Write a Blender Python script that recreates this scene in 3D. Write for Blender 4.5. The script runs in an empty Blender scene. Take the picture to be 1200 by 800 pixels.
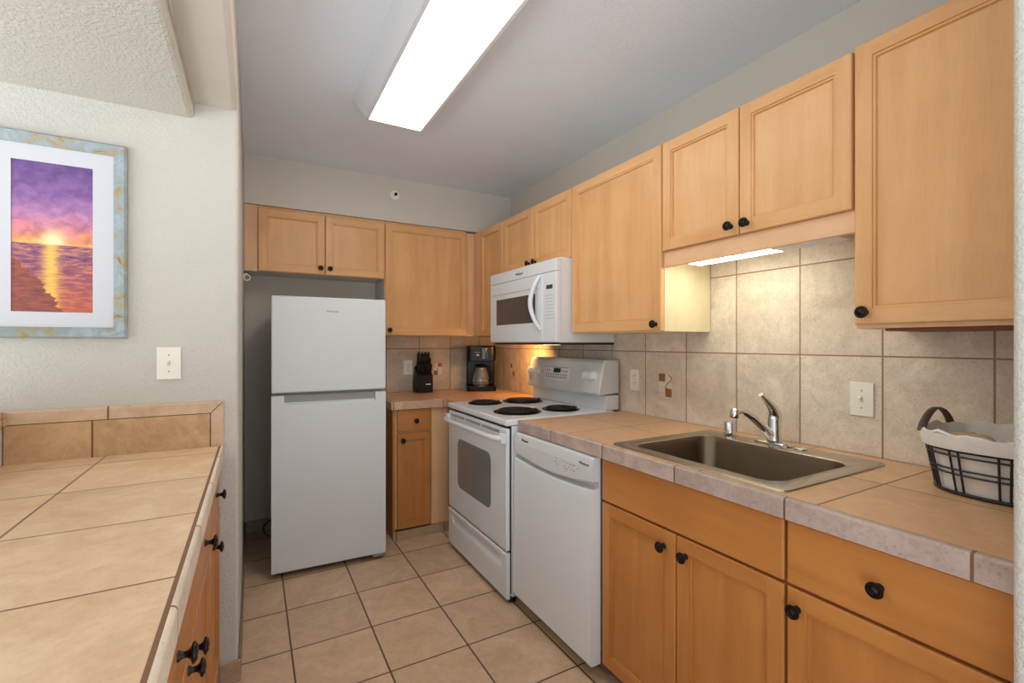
import bpy, bmesh, math, random
from mathutils import Vector, Matrix

random.seed(7)
S = bpy.context.scene
COL = S.collection
PI = math.pi

# ------------------------------------------------------------------ camera
H = 1.31
YAW = 0.50942
cam_d = bpy.data.cameras.new('camera')
cam = bpy.data.objects.new('camera', cam_d)
COL.objects.link(cam)
cam.location = (0, 0, H)
cam.rotation_euler = (PI / 2, 0, -YAW)
cam_d.sensor_fit = 'HORIZONTAL'
cam_d.sensor_width = 36.0
cam_d.lens = 36.0 * 543.56 / 1200.0
cam_d.shift_y = 1.68 / 1200.0
cam_d.clip_start = 0.02
S.camera = cam

# ------------------------------------------------------------------ colour management, world
S.view_settings.view_transform = 'Standard'
S.view_settings.look = 'None'
S.view_settings.gamma = 1.0
S.view_settings.use_curve_mapping = False
S.view_settings.exposure = 0.0

WORLD_STRENGTH = 1.0
SKY_COLOR = (0.95, 0.97, 1.0, 1)
LOW_FILL_COLOR = (2.85, 3.0, 3.1, 1)
FIXTURE_EMISSION = 10.0
UNDERCAB_EMISSION = 15.0
HOOD_WATTS = 2.6
DINING_WATTS = 1.2

w = bpy.data.worlds.new('daylight')
S.world = w
w.use_nodes = True
# open daylight; the brighter lower half is added fill to lift the ceiling
_nt = w.node_tree
_tc = _nt.nodes.new('ShaderNodeTexCoord')
_sp = _nt.nodes.new('ShaderNodeSeparateXYZ')
_rp = _nt.nodes.new('ShaderNodeValToRGB')
_ma = _nt.nodes.new('ShaderNodeMath')
_ma.operation = 'MULTIPLY_ADD'
_ma.inputs[1].default_value = 0.5
_ma.inputs[2].default_value = 0.5
_nt.links.new(_tc.outputs['Generated'], _sp.inputs[0])
_nt.links.new(_sp.outputs[2], _ma.inputs[0])
_nt.links.new(_ma.outputs[0], _rp.inputs[0])
_e = _rp.color_ramp.elements
_e[0].position, _e[0].color = 0.44, LOW_FILL_COLOR
_e[1].position, _e[1].color = 0.52, SKY_COLOR
_nt.links.new(_rp.outputs[0], _nt.nodes['Background'].inputs[0])
_nt.nodes['Background'].inputs[1].default_value = WORLD_STRENGTH


# ------------------------------------------------------------------ materials
def srgb(r, g, b):
    def f(c):
        c /= 255.0
        return c / 12.92 if c <= 0.04045 else ((c + 0.055) / 1.055) ** 2.4
    return (f(r), f(g), f(b), 1.0)


class NT:
    def __init__(self, name):
        self.m = bpy.data.materials.new(name)
        self.m.use_nodes = True
        self.t = self.m.node_tree
        self.b = self.t.nodes['Principled BSDF']

    def n(self, typ, **kw):
        nd = self.t.nodes.new(typ)
        for k, v in kw.items():
            setattr(nd, k, v)
        return nd

    def l(self, a, b):
        self.t.links.new(a, b)

    def inp(self, node, key, v):
        s = node.inputs[key]
        if hasattr(v, 'is_output') or isinstance(v, bpy.types.NodeSocket):
            self.l(v, s)
        else:
            s.default_value = v

    def noise(self, vec, scale, detail=3.0, rough=0.5, dist=0.0):
        nd = self.n('ShaderNodeTexNoise')
        if vec is not None:
            self.l(vec, nd.inputs['Vector'])
        nd.inputs['Scale'].default_value = scale
        nd.inputs['Detail'].default_value = detail
        nd.inputs['Roughness'].default_value = rough
        nd.inputs['Distortion'].default_value = dist
        return nd.outputs[0]

    def ramp(self, fac, stops):
        nd = self.n('ShaderNodeValToRGB')
        e = nd.color_ramp.elements
        while len(e) < len(stops):
            e.new(0.5)
        for i, (p, c) in enumerate(stops):
            e[i].position = p
            e[i].color = c
        self.l(fac, nd.inputs[0])
        return nd.outputs[0]

    def mix(self, fac, a, b, blend='MIX'):
        nd = self.n('ShaderNodeMix', data_type='RGBA', blend_type=blend)
        self.inp(nd, 0, fac)
        self.inp(nd, 6, a)
        self.inp(nd, 7, b)
        return nd.outputs[2]

    def math(self, op, a, b=0.0, c=0.0, clamp=False):
        nd = self.n('ShaderNodeMath', operation=op)
        nd.use_clamp = clamp
        self.inp(nd, 0, a)
        self.inp(nd, 1, b)
        self.inp(nd, 2, c)
        return nd.outputs[0]

    def bump(self, h, strength, dist=0.01):
        nd = self.n('ShaderNodeBump')
        nd.inputs['Strength'].default_value = strength
        nd.inputs['Distance'].default_value = dist
        self.l(h, nd.inputs['Height'])
        self.l(nd.outputs[0], self.b.inputs['Normal'])

    def pos(self):
        return self.n('ShaderNodeNewGeometry').outputs['Position']

    def obj(self):
        return self.n('ShaderNodeTexCoord').outputs['Object']

    def sep(self, v):
        nd = self.n('ShaderNodeSeparateXYZ')
        self.l(v, nd.inputs[0])
        return nd.outputs

    def comb(self, x, y, z=0.0):
        nd = self.n('ShaderNodeCombineXYZ')
        self.inp(nd, 0, x)
        self.inp(nd, 1, y)
        self.inp(nd, 2, z)
        return nd.outputs[0]

    def scale(self, v, s):
        nd = self.n('ShaderNodeVectorMath', operation='MULTIPLY')
        self.l(v, nd.inputs[0])
        nd.inputs[1].default_value = s
        return nd.outputs[0]


def plain(name, col, rough=0.5, metal=0.0, var=0.06, scale=6.0, coat=0.0, spec=0.5, bump=0.0, bscale=200.0):
    t = NT(name)
    n = t.noise(t.obj(), scale, 3)
    d = tuple(c * (1 - var) for c in col[:3]) + (1,)
    t.l(t.ramp(n, [(0.3, d), (0.7, col)]), t.b.inputs['Base Color'])
    t.b.inputs['Roughness'].default_value = rough
    t.b.inputs['Metallic'].default_value = metal
    t.b.inputs['Specular IOR Level'].default_value = spec
    t.b.inputs['Coat Weight'].default_value = coat
    t.b.inputs['Coat Roughness'].default_value = 0.15
    if bump:
        t.bump(t.noise(t.obj(), bscale, 2), bump, 0.002)
    return t.m


def wood(name, c_dark, c_light, stretch, rough=0.36):
    t = NT(name)
    oi = t.n('ShaderNodeObjectInfo')
    v = t.n('ShaderNodeVectorMath', operation='MULTIPLY_ADD')
    t.l(t.comb(oi.outputs['Random'], oi.outputs['Random'], oi.outputs['Random']), v.inputs[0])
    v.inputs[1].default_value = (37.0, 53.0, 71.0)
    t.l(t.obj(), v.inputs[2])
    p = t.scale(v.outputs[0], stretch)
    big = t.noise(p, 1.3, 3, 0.5, 0.8)
    fine = t.noise(t.scale(p, (6.0, 6.0, 6.0)), 4.0, 5, 0.6, 0.3)
    blot = t.noise(v.outputs[0], 5.0, 2, 0.5)
    c = t.ramp(big, [(0.18, c_dark), (0.8, c_light)])
    streak = t.ramp(fine, [(0.35, (0.90, 0.87, 0.83, 1)), (0.6, (1, 1, 1, 1))])
    c = t.mix(0.45, c, streak, 'MULTIPLY')
    bl = t.ramp(blot, [(0.3, (0.9, 0.88, 0.85, 1)), (0.65, (1.02, 1.02, 1.02, 1))])
    c = t.mix(0.7, c, bl, 'MULTIPLY')
    t.l(c, t.b.inputs['Base Color'])
    t.b.inputs['Roughness'].default_value = rough
    t.b.inputs['Specular IOR Level'].default_value = 0.4
    t.bump(fine, 0.04, 0.002)
    return t.m


def tile(name, ax, org, size, c1, c2, cg, mortar=0.004, rough=0.45, mott=1.0, offset=0.0, speck=0.0):
    """square-set tiles in world coordinates; ax = the two world axes of the surface"""
    t = NT(name)
    P = t.sep(t.pos())
    u = t.math('SUBTRACT', P[ax[0]], org[0] - 40 * size[0])
    v = t.math('SUBTRACT', P[ax[1]], org[1] - 40 * size[1])
    br = t.n('ShaderNodeTexBrick', offset=offset, offset_frequency=2, squash=1.0)
    t.l(t.comb(u, v), br.inputs['Vector'])
    br.inputs['Scale'].default_value = 1.0
    br.inputs['Brick Width'].default_value = size[0]
    br.inputs['Row Height'].default_value = size[1]
    br.inputs['Mortar Size'].default_value = mortar
    br.inputs['Mortar Smooth'].default_value = 0.15
    br.inputs['Bias'].default_value = 0.0
    br.inputs['Color1'].default_value = (0, 0, 0, 1)
    br.inputs['Color2'].default_value = (1, 1, 1, 1)
    br.inputs['Mortar'].default_value = (0.5, 0.5, 0.5, 1)
    rnd = t.n('ShaderNodeSeparateColor')
    t.l(br.outputs['Color'], rnd.inputs[0])
    # shift the stone pattern per tile
    sh = t.n('ShaderNodeVectorMath', operation='MULTIPLY_ADD')
    t.l(t.comb(rnd.outputs[0], rnd.outputs[0], rnd.outputs[0]), sh.inputs[0])
    sh.inputs[1].default_value = (9.0, 17.0, 5.0)
    t.l(t.pos(), sh.inputs[2])
    q = sh.outputs[0]
    n1 = t.noise(q, 7.0, 5, 0.6, 1.0)
    n2 = t.noise(q, 40.0, 5, 0.65, 0.4)
    f = t.math('ADD', t.math('MULTIPLY', n1, 0.65), t.math('MULTIPLY', n2, 0.35))
    c = t.ramp(f, [(0.36, c1), (0.62, c2)])
    tone = t.ramp(rnd.outputs[0], [(0.0, (0.93, 0.92, 0.91, 1)), (1.0, (1.03, 1.03, 1.03, 1))])
    c = t.mix(mott, c, tone, 'MULTIPLY')
    if speck:
        n3 = t.noise(q, 150.0, 2, 0.5)
        c = t.mix(speck, c, t.ramp(n3, [(0.3, (0.42, 0.36, 0.32, 1)), (0.42, (1, 1, 1, 1))]), 'MULTIPLY')
    c = t.mix(br.outputs['Fac'], c, cg)
    t.l(c, t.b.inputs['Base Color'])
    t.b.inputs['Roughness'].default_value = rough
    t.b.inputs['Specular IOR Level'].default_value = 0.4
    hgt = t.math('ADD', t.math('MULTIPLY', br.outputs['Fac'], -1.0), t.math('MULTIPLY', n2, 0.25))
    t.bump(hgt, 0.35, 0.003)
    return t.m


def plaster(name, col, strength=0.5, scale=110.0):
    t = NT(name)
    p = t.pos()
    n = t.noise(p, 1.5, 2)
    d = tuple(c * 0.95 for c in col[:3]) + (1,)
    t.l(t.ramp(n, [(0.3, d), (0.7, col)]), t.b.inputs['Base Color'])
    t.b.inputs['Roughness'].default_value = 0.85
    t.b.inputs['Specular IOR Level'].default_value = 0.2
    k = t.noise(p, scale, 3, 0.6, 0.3)
    t.bump(t.ramp(k, [(0.42, (0, 0, 0, 1)), (0.6, (1, 1, 1, 1))]), strength, 0.003)
    return t.m


def emission(name, col, strength, var=None):
    t = NT(name)
    t.b.inputs['Base Color'].default_value = (0.8, 0.8, 0.8, 1)
    t.b.inputs['Emission Color'].default_value = col
    t.b.inputs['Emission Strength'].default_value = strength
    t.b.inputs['Roughness'].default_value = 0.4
    if var:
        var(t)
    return t.m


M = {}
WD, WL = srgb(212, 156, 100), srgb(231, 183, 131)
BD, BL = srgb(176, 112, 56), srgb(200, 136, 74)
M['wood_v'] = wood('maple_upright_grain', WD, WL, (9, 9, 0.8))
M['wood_h'] = wood('maple_level_grain', WD, WL, (0.9, 0.9, 10))
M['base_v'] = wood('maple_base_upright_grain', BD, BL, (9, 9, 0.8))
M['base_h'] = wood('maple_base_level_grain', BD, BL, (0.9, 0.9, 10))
M['wood_pale'] = wood('maple_veneer_pale', srgb(220, 172, 130), srgb(236, 194, 154), (9, 9, 0.8), 0.42)
M['wood_pale_h'] = wood('maple_veneer_pale_level', srgb(220, 172, 130), srgb(236, 194, 154), (0.9, 0.9, 10), 0.42)
M['wood_side'] = wood('maple_cabinet_side', srgb(205, 160, 112), srgb(222, 184, 138), (9, 9, 0.8), 0.42)
M['wood_dark'] = plain('cabinet_dark_frame', srgb(120, 70, 34), 0.6)  # dark brown of the slim board under the near wall cabinet
M['veneer_side'] = wood('veneer_side_lit', srgb(222, 208, 172), srgb(232, 220, 186), (9, 9, 0.8), 0.45)  # maple side with the under-cabinet lamp's pale cast put into its colour
M['melamine'] = plain('white_melamine', srgb(205, 200, 190), 0.5)
M['wall'] = plaster('wall_orange_peel', srgb(204, 201, 193), 0.5)
M['wall_smooth'] = plaster('wall_kitchen_paint', srgb(210, 203, 192), 0.2)
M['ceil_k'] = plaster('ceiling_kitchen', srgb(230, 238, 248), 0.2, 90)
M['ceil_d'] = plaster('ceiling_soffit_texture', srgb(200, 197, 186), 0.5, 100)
M['bullnose'] = plain('bullnose_paint', srgb(212, 205, 193), 0.7)
GR = srgb(112, 86, 66)
T = 0.3357
M['floor'] = tile('floor_tile', (0, 1), (0.1434, 2.186), (T, T), srgb(192, 160, 130), srgb(214, 184, 154), srgb(92, 68, 52), 0.004, 0.42, speck=0.15)
M['ctop_r'] = tile('counter_tile_right', (0, 1), (1.184, 0.617), (0.336, 0.341), srgb(196, 152, 112), srgb(214, 172, 132), srgb(120, 84, 60), 0.003, 0.32, speck=0.12)
M['ctop_b'] = tile('counter_tile_back', (0, 1), (1.154, 3.059), (0.336, 0.341), srgb(196, 152, 112), srgb(214, 172, 132), srgb(120, 84, 60), 0.003, 0.32, speck=0.12)
M['ctop_l'] = tile('counter_tile_left', (0, 1), (-0.442, 1.286), (0.336, 0.336), srgb(208, 172, 134), srgb(228, 198, 166), srgb(136, 98, 70), 0.003, 0.38, speck=0.12)
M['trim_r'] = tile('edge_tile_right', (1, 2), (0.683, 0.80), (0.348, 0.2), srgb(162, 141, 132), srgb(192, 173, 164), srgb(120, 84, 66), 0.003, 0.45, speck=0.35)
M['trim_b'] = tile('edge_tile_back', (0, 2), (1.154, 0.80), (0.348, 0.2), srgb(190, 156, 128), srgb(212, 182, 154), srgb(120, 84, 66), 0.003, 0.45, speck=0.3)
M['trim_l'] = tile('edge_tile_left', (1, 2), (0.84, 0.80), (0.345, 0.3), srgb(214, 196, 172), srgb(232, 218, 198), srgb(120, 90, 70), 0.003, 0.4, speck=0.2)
M['splash_r'] = tile('backsplash_tile_right', (1, 2), (0.215, 0.918), (0.271, 0.346), srgb(200, 185, 168), srgb(226, 213, 197), srgb(148, 118, 92), 0.003, 0.5, speck=0.4)
M['splash_b'] = tile('backsplash_tile_back', (0, 2), (1.181, 0.918), (0.268, 0.346), srgb(184, 168, 148), srgb(206, 192, 172), srgb(120, 96, 76), 0.003, 0.5, speck=0.35)
M['splash_l'] = tile('ledge_tile_left', (0, 2), (-0.478, 0.70), (0.339, 0.347), srgb(186, 146, 104), srgb(212, 176, 136), srgb(120, 84, 58), 0.003, 0.45, speck=0.2)
M['cap_l'] = tile('ledge_cap_tile', (0, 2), (-0.436, 0.9), (0.345, 0.3), srgb(198, 164, 134), srgb(218, 188, 160), srgb(120, 84, 58), 0.003, 0.45, speck=0.2)
M['cap_y'] = tile('ledge_cap_tile_side', (1, 2), (1.7, 0.9), (0.345, 0.3), srgb(186, 150, 118), srgb(206, 174, 142), srgb(120, 84, 58), 0.003, 0.45, speck=0.2)
M['toe_shaded'] = tile('toe_tile_shaded', (1, 2), (1.40, -0.3), (0.336, 0.6), srgb(118, 98, 82), srgb(140, 118, 98), srgb(92, 68, 52), 0.003, 0.5)  # toe tile darkened to paint in the shade under the dishwasher
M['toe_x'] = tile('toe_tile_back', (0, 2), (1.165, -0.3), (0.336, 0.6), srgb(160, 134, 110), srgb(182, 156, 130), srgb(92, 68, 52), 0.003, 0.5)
M['grout'] = plain('dark_grout', srgb(128, 92, 66), 0.8)
M['accent'] = plain('accent_brown', srgb(160, 112, 68), 0.6, var=0.35, scale=90)
M['accent_pale'] = plain('accent_pale', srgb(226, 216, 198), 0.6, var=0.1)
M['white'] = plain('white_enamel', srgb(222, 226, 231), 0.28, var=0.015, coat=0.2)
M['white_matte'] = plain('white_plastic', srgb(220, 224, 228), 0.4, var=0.015)
M['fridge_white'] = plain('white_fridge_steel', srgb(212, 216, 220), 0.35, var=0.015, bump=0.03, bscale=500)
M['grey_side'] = plain('grey_panel', srgb(150, 150, 148), 0.5)
M['console'] = plain('silver_white_console', srgb(208, 210, 212), 0.32, var=0.02, coat=0.2)
M['switch'] = plain('ivory_plate', srgb(238, 234, 222), 0.35, var=0.01)
M['black'] = plain('black_plastic', srgb(10, 10, 12), 0.3, var=0.2, spec=0.3)
M['black_matte'] = plain('black_rubber', srgb(14, 14, 14), 0.6, var=0.2)
M['block'] = plain('black_block', srgb(20, 20, 24), 0.45, var=0.15, spec=0.3)
M['dark_line'] = plain('dark_slot', srgb(40, 40, 42), 0.6)
M['bronze'] = plain('oil_rubbed_bronze', srgb(38, 30, 28), 0.28, 0.6, var=0.3, scale=40)
M['steel_bowl'] = plain('steel_shaded_tone', srgb(124, 108, 92), 0.3, 1.0, var=0.08, scale=14)  # same steel as the rim, darkened for the bowl's dim reflections
M['steel'] = plain('steel_lit_tone', srgb(196, 188, 176), 0.24, 1.0, var=0.08, scale=14)  # same steel as the bowl, brightened for lamp light on the rim
M['chrome'] = plain('chrome', srgb(225, 225, 226), 0.09, 1.0, var=0.02)
M['coil'] = plain('burner_coil', srgb(30, 28, 28), 0.5, 0.3, var=0.3)
M['drip'] = plain('drip_bowl', srgb(40, 38, 38), 0.25, 0.7)
M['oven_glass'] = plain('oven_window_glass', srgb(128, 129, 130), 0.15, 0.0, var=0.1, coat=0.5)
M['micro_glass'] = plain('microwave_window', srgb(66, 66, 68), 0.2, 0.0, var=0.1, coat=0.4)
M['display'] = plain('green_display', srgb(30, 56, 40), 0.2)
M['display_dark'] = plain('dark_display', srgb(70, 70, 70), 0.2)
M['ink'] = plain('grey_print', srgb(62, 64, 66), 0.5)
M['ink_pale'] = plain('pale_print', srgb(150, 150, 152), 0.5)
M['ink_white'] = plain('white_print', srgb(220, 220, 220), 0.5)
M['lens_warm'] = emission('hood_lens', (1, 0.75, 0.45, 1), 3.0)
M['canvas'] = plain('cream_canvas', srgb(228, 224, 220), 0.9, var=0.12, scale=30, bump=0.3, bscale=300)
M['linen'] = plain('beige_linen', srgb(218, 186, 142), 0.9, var=0.2, scale=24, bump=0.4, bscale=90)
M['leather'] = plain('dark_leather', srgb(64, 52, 44), 0.55, var=0.25)
M['tan'] = plain('tan_leather', srgb(150, 108, 76), 0.6, var=0.2)
M['wire'] = plain('black_wire', srgb(38, 36, 42), 0.4, 0.3)
M['mat_board'] = plain('white_mat_board', srgb(204, 205, 212), 0.8, var=0.01)
M['glass_c'] = plain('coffee_glass', srgb(40, 54, 66), 0.1, 0.0, coat=0.5)


def rustic():
    t = NT('rustic_blue_gold_frame')
    p = t.obj()
    n = t.noise(p, 17, 6, 0.68, 0.8)
    c = t.ramp(n, [(0.33, srgb(112, 96, 66)), (0.41, srgb(166, 150, 108)), (0.48, srgb(140, 152, 156)), (0.7, srgb(170, 182, 187))])
    t.l(c, t.b.inputs['Base Color'])
    t.b.inputs['Roughness'].default_value = 0.45
    t.bump(n, 0.4, 0.003)
    return t.m


M['rustic'] = rustic()


def sunset():
    t = NT('sunset_beach_print')
    g = t.n('ShaderNodeTexCoord').outputs['Generated']
    s = t.sep(g)
    u, v = s[0], s[2]
    hz = t.noise(t.comb(t.math('MULTIPLY', u, 2.0), t.math('MULTIPLY', v, 7.0)), 2.2, 5, 0.6, 0.8)
    vv = t.math('ADD', v, t.math('MULTIPLY', t.math('SUBTRACT', hz, 0.5), 0.16))
    sky = t.ramp(vv, [(0.44, srgb(255, 214, 110)), (0.49, srgb(250, 160, 110)), (0.56, srgb(226, 140, 150)), (0.66, srgb(196, 140, 186)),
                      (0.78, srgb(146, 104, 170)), (1.0, srgb(112, 84, 148))])
    du = t.math('SUBTRACT', u, 0.5)
    cl = t.noise(t.comb(t.math('MULTIPLY', u, 3.0), t.math('MULTIPLY', v, 9.0)), 1.6, 5, 0.6, 0.6)
    sky = t.mix(1.0, sky, t.ramp(cl, [(0.3, (0.55, 0.5, 0.6, 1)), (0.6, (0.95, 0.92, 0.92, 1))]), 'MULTIPLY')
    dv = t.math('MULTIPLY', t.math('SUBTRACT', v, 0.475), 1.9)
    d2 = t.math('ADD', t.math('MULTIPLY', du, du), t.math('MULTIPLY', dv, dv))
    glow = t.math('POWER', 2.718, t.math('MULTIPLY', d2, -60.0))
    sky = t.mix(t.math('MULTIPLY', glow, 0.95, clamp=True), sky, srgb(255, 246, 190))
    wv = t.noise(t.comb(t.math('MULTIPLY', u, 2.5), t.math('MULTIPLY', v, 26.0)), 2.0, 4, 0.6, 0.6)
    sea = t.ramp(wv, [(0.35, srgb(80, 52, 100)), (0.5, srgb(146, 86, 108)), (0.62, srgb(206, 130, 110))])
    sand = t.ramp(wv, [(0.35, srgb(118, 56, 52)), (0.6, srgb(156, 80, 64))])
    # shoreline runs from upper left down to the right
    sh = t.math('ADD', t.math('MULTIPLY', u, -0.62), t.math('ADD', 0.40, t.math('MULTIPLY', t.math('SUBTRACT', hz, 0.5), 0.25)))
    below = t.math('GREATER_THAN', t.math('SUBTRACT', sh, v), 0.0)
    wetf = t.math('SUBTRACT', 1.0, t.math('MULTIPLY', v, 2.6), clamp=True)
    sea = t.mix(t.math('MULTIPLY', wetf, 0.75), sea, srgb(200, 92, 40))
    st = t.math('POWER', 2.718, t.math('MULTIPLY', t.math('MULTIPLY', t.math('SUBTRACT', u, 0.47), t.math('SUBTRACT', u, 0.47)), -120.0))
    sea = t.mix(t.math('MULTIPLY', st, t.math('ADD', wv, 0.3), clamp=True), sea, srgb(255, 200, 84))
    gnd = t.mix(below, sea, sand)
    top = t.math('GREATER_THAN', v, 0.455)
    c = t.mix(top, gnd, sky)
    t.l(c, t.b.inputs['Base Color'])
    t.b.inputs['Roughness'].default_value = 0.35
    return t.m


M['sunset'] = sunset()


def diffuser_var(t):
    g = t.n('ShaderNodeTexCoord').outputs['Generated']
    s = t.sep(g)
    a = t.math('SINE', t.math('MULTIPLY', s[0], 4.0 * PI))
    a = t.math('MULTIPLY', t.math('ADD', t.math('MULTIPLY', a, -0.5), 0.5), 1.0)
    t.l(t.mix(a, (1.0, 0.92, 0.80, 1), (1.0, 0.98, 0.92, 1)), t.b.inputs['Emission Color'])


M['diffuser'] = emission('lit_acrylic_diffuser', (1, 0.93, 0.82, 1), FIXTURE_EMISSION, diffuser_var)
M['uc_lens'] = emission('under_cabinet_tube_cover', (1.0, 0.98, 0.74, 1), UNDERCAB_EMISSION)


# ------------------------------------------------------------------ mesh builder
class MB:
    def __init__(self):
        self.bm = bmesh.new()
        self.mats = []

    def mi(self, m):
        if m not in self.mats:
            self.mats.append(m)
        return self.mats.index(m)

    def face(self, pts, m=None, smooth=False):
        vs = [self.bm.verts.new(p) for p in pts]
        f = self.bm.faces.new(vs)
        f.smooth = smooth
        f.material_index = self.mi(m) if m else 0
        return f

    def box(self, x0, x1, y0, y1, z0, z1, bev=0.0, seg=2, m=None):
        if x0 > x1: x0, x1 = x1, x0
        if y0 > y1: y0, y1 = y1, y0
        if z0 > z1: z0, z1 = z1, z0
        v = [self.bm.verts.new((x, y, z)) for x in (x0, x1) for y in (y0, y1) for z in (z0, z1)]
        idx = [(0, 1, 3, 2), (4, 6, 7, 5), (0, 4, 5, 1), (2, 3, 7, 6), (0, 2, 6, 4), (1, 5, 7, 3)]
        fs = [self.bm.faces.new([v[i] for i in f]) for f in idx]
        k = self.mi(m) if m else 0
        for f in fs:
            f.material_index = k
        if bev > 0:
            es = list({e for f in fs for e in f.edges})
            r = bmesh.ops.bevel(self.bm, geom=es, offset=bev, segments=seg, profile=0.5, affect='EDGES')
            for f in r['faces']:
                f.material_index = k
        return self

    def loft(self, rings, closed=True, caps=(True, True), m=None, smooth=True):
        k = self.mi(m) if m else 0
        vr = [[self.bm.verts.new(p) for p in r] for r in rings]
        n = len(vr[0])
        for a, b in zip(vr[:-1], vr[1:]):
            for i in range(n if closed else n - 1):
                j = (i + 1) % n
                f = self.bm.faces.new((a[i], a[j], b[j], b[i]))
                f.smooth = smooth
                f.material_index = k
        if caps[0]:
            f = self.bm.faces.new(vr[0][::-1]); f.material_index = k
        if caps[1]:
            f = self.bm.faces.new(vr[-1]); f.material_index = k
        return self

    def frame(self, ax):
        ax = Vector(ax).normalized()
        t = Vector((0, 0, 1)) if abs(ax.z) < 0.9 else Vector((1, 0, 0))
        u = ax.cross(t).normalized()
        return ax, u, ax.cross(u).normalized()

    def lathe(self, prof, org, ax=(0, 0, 1), seg=24, m=None, smooth=True, caps=(True, True)):
        a, u, v = self.frame(ax)
        org = Vector(org)
        rings = []
        for r, h in prof:
            r = max(r, 1e-5)
            rings.append([org + a * h + (u * math.cos(2 * PI * i / seg) + v * math.sin(2 * PI * i / seg)) * r for i in range(seg)])
        return self.loft(rings, True, caps, m, smooth)

    def cyl(self, p0, p1, r, r1=None, seg=20, m=None):
        p0, p1 = Vector(p0), Vector(p1)
        return self.lathe([(r, 0), (r if r1 is None else r1, (p1 - p0).length)], p0, p1 - p0, seg, m)

    def tube(self, pts, r, seg=10, closed=False, m=None, flat=None):
        pts = [Vector(p) for p in pts]
        n = len(pts)
        rings = []
        up = None
        for i, p in enumerate(pts):
            a = pts[(i + 1) % n] if closed or i < n - 1 else p
            b = pts[i - 1] if closed or i > 0 else p
            d = (a - b).normalized()
            if up is None:
                up = Vector((0, 0, 1)) if abs(d.z) < 0.9 else Vector((1, 0, 0))
            u = d.cross(up).normalized()
            v = u.cross(d).normalized()
            up = v
            ri = r[i] if isinstance(r, (list, tuple)) else r
            f = flat if flat else (1, 1)
            rings.append([p + (u * math.cos(2 * PI * k / seg) * f[0] + v * math.sin(2 * PI * k / seg) * f[1]) * ri for k in range(seg)])
        if closed:
            rings.append(rings[0])
            return self.loft(rings, True, (False, False), m)
        return self.loft(rings, True, (True, True), m)

    def prism(self, poly, axis, a0, a1, m=None, smooth=False):
        """poly in the two remaining axes (in xyz order), extruded along axis"""
        def P(p, a):
            q = list(p)
            q.insert(axis, a)
            return q
        r0 = [P(p, a0) for p in poly]
        r1 = [P(p, a1) for p in poly]
        return self.loft([r0, r1], True, (True, True), m, smooth)

    def build(self, name, mat=None, parent=None, loc=None, rot=None):
        bm = self.bm
        bmesh.ops.remove_doubles(bm, verts=bm.verts, dist=1e-6)
        bmesh.ops.recalc_face_normals(bm, faces=bm.faces)
        for e in bm.edges:
            if len(e.link_faces) == 2 and e.calc_face_angle(0) > 0.7:
                e.smooth = False
        off = WL_(parent)
        if loc is not None:
            off = Vector(loc)
        for v in bm.verts:
            v.co -= off
        me = bpy.data.meshes.new(name)
        bm.to_mesh(me)
        bm.free()
        ms = self.mats if self.mats else [mat]
        for m in ms:
            me.materials.append(M[m] if isinstance(m, str) else m)
        o = bpy.data.objects.new(name, me)
        COL.objects.link(o)
        base = WL_(parent)
        o.parent = parent
        o.location = off - base
        WLOC[o.name] = off.copy()
        return o


WLOC = {}


def WL_(o):
    return WLOC[o.name] if o is not None else Vector((0, 0, 0))


def thing(name, label, cat, loc, group=None):
    o = bpy.data.objects.new(name, None)
    o.empty_display_size = 0.05
    COL.objects.link(o)
    o.location = loc
    o['label'] = label
    o['category'] = cat
    if group:
        o['group'] = group
    WLOC[o.name] = Vector(loc)
    return o


def tag(o, label, cat, group=None):
    o['label'] = label
    o['category'] = cat
    if group:
        o['group'] = group
    return o


def struct(o):
    o['kind'] = 'structure'
    return o


def box(name, mat, parent, x0, x1, y0, y1, z0, z1, bev=0.0, seg=2):
    return MB().box(x0, x1, y0, y1, z0, z1, bev, seg).build(name, mat, parent)


def text(name, s, size, mat, parent, org, right, up, depth=0.0006):
    """lettering centred at org, raised by depth"""
    cu = bpy.data.curves.new(name, 'FONT')
    cu.body = s
    cu.size = size
    cu.extrude = depth
    cu.align_x = 'CENTER'
    cu.align_y = 'CENTER'
    tmp = bpy.data.objects.new(name + '_tmp', cu)
    COL.objects.link(tmp)
    dg = bpy.context.evaluated_depsgraph_get()
    me = bpy.data.meshes.new_from_object(tmp.evaluated_get(dg))
    bpy.data.objects.remove(tmp)
    r = Vector(right).normalized()
    u = Vector(up).normalized()
    n = r.cross(u).normalized()
    mtx = Matrix((r, u, n)).transposed().to_4x4()
    me.transform(mtx)
    off = Vector(org) - WL_(parent)
    me.materials.clear()
    me.materials.append(M[mat])
    o = bpy.data.objects.new(name, me)
    COL.objects.link(o)
    o.parent = parent
    o.location = off
    WLOC[o.name] = Vector(org)
    return o


def arc(c, r, a0, a1, n, plane='xz'):
    out = []
    for i in range(n + 1):
        a = math.radians(a0 + (a1 - a0) * i / n)
        p = (r * math.cos(a), r * math.sin(a))
        if plane == 'xz':
            out.append((c[0] + p[0], c[1], c[2] + p[1]))
        elif plane == 'yz':
            out.append((c[0], c[1] + p[0], c[2] + p[1]))
        else:
            out.append((c[0] + p[0], c[1] + p[1], c[2]))
    return out


def rrect(x0, x1, y0, y1, r, n=5):
    out = []
    for cx, cy, a in ((x1 - r, y1 - r, 0), (x0 + r, y1 - r, 90), (x0 + r, y0 + r, 180), (x1 - r, y0 + r, 270)):
        for i in range(n + 1):
            t = math.radians(a + 90 * i / n)
            out.append((cx + r * math.cos(t), cy + r * math.sin(t)))
    return out


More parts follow.
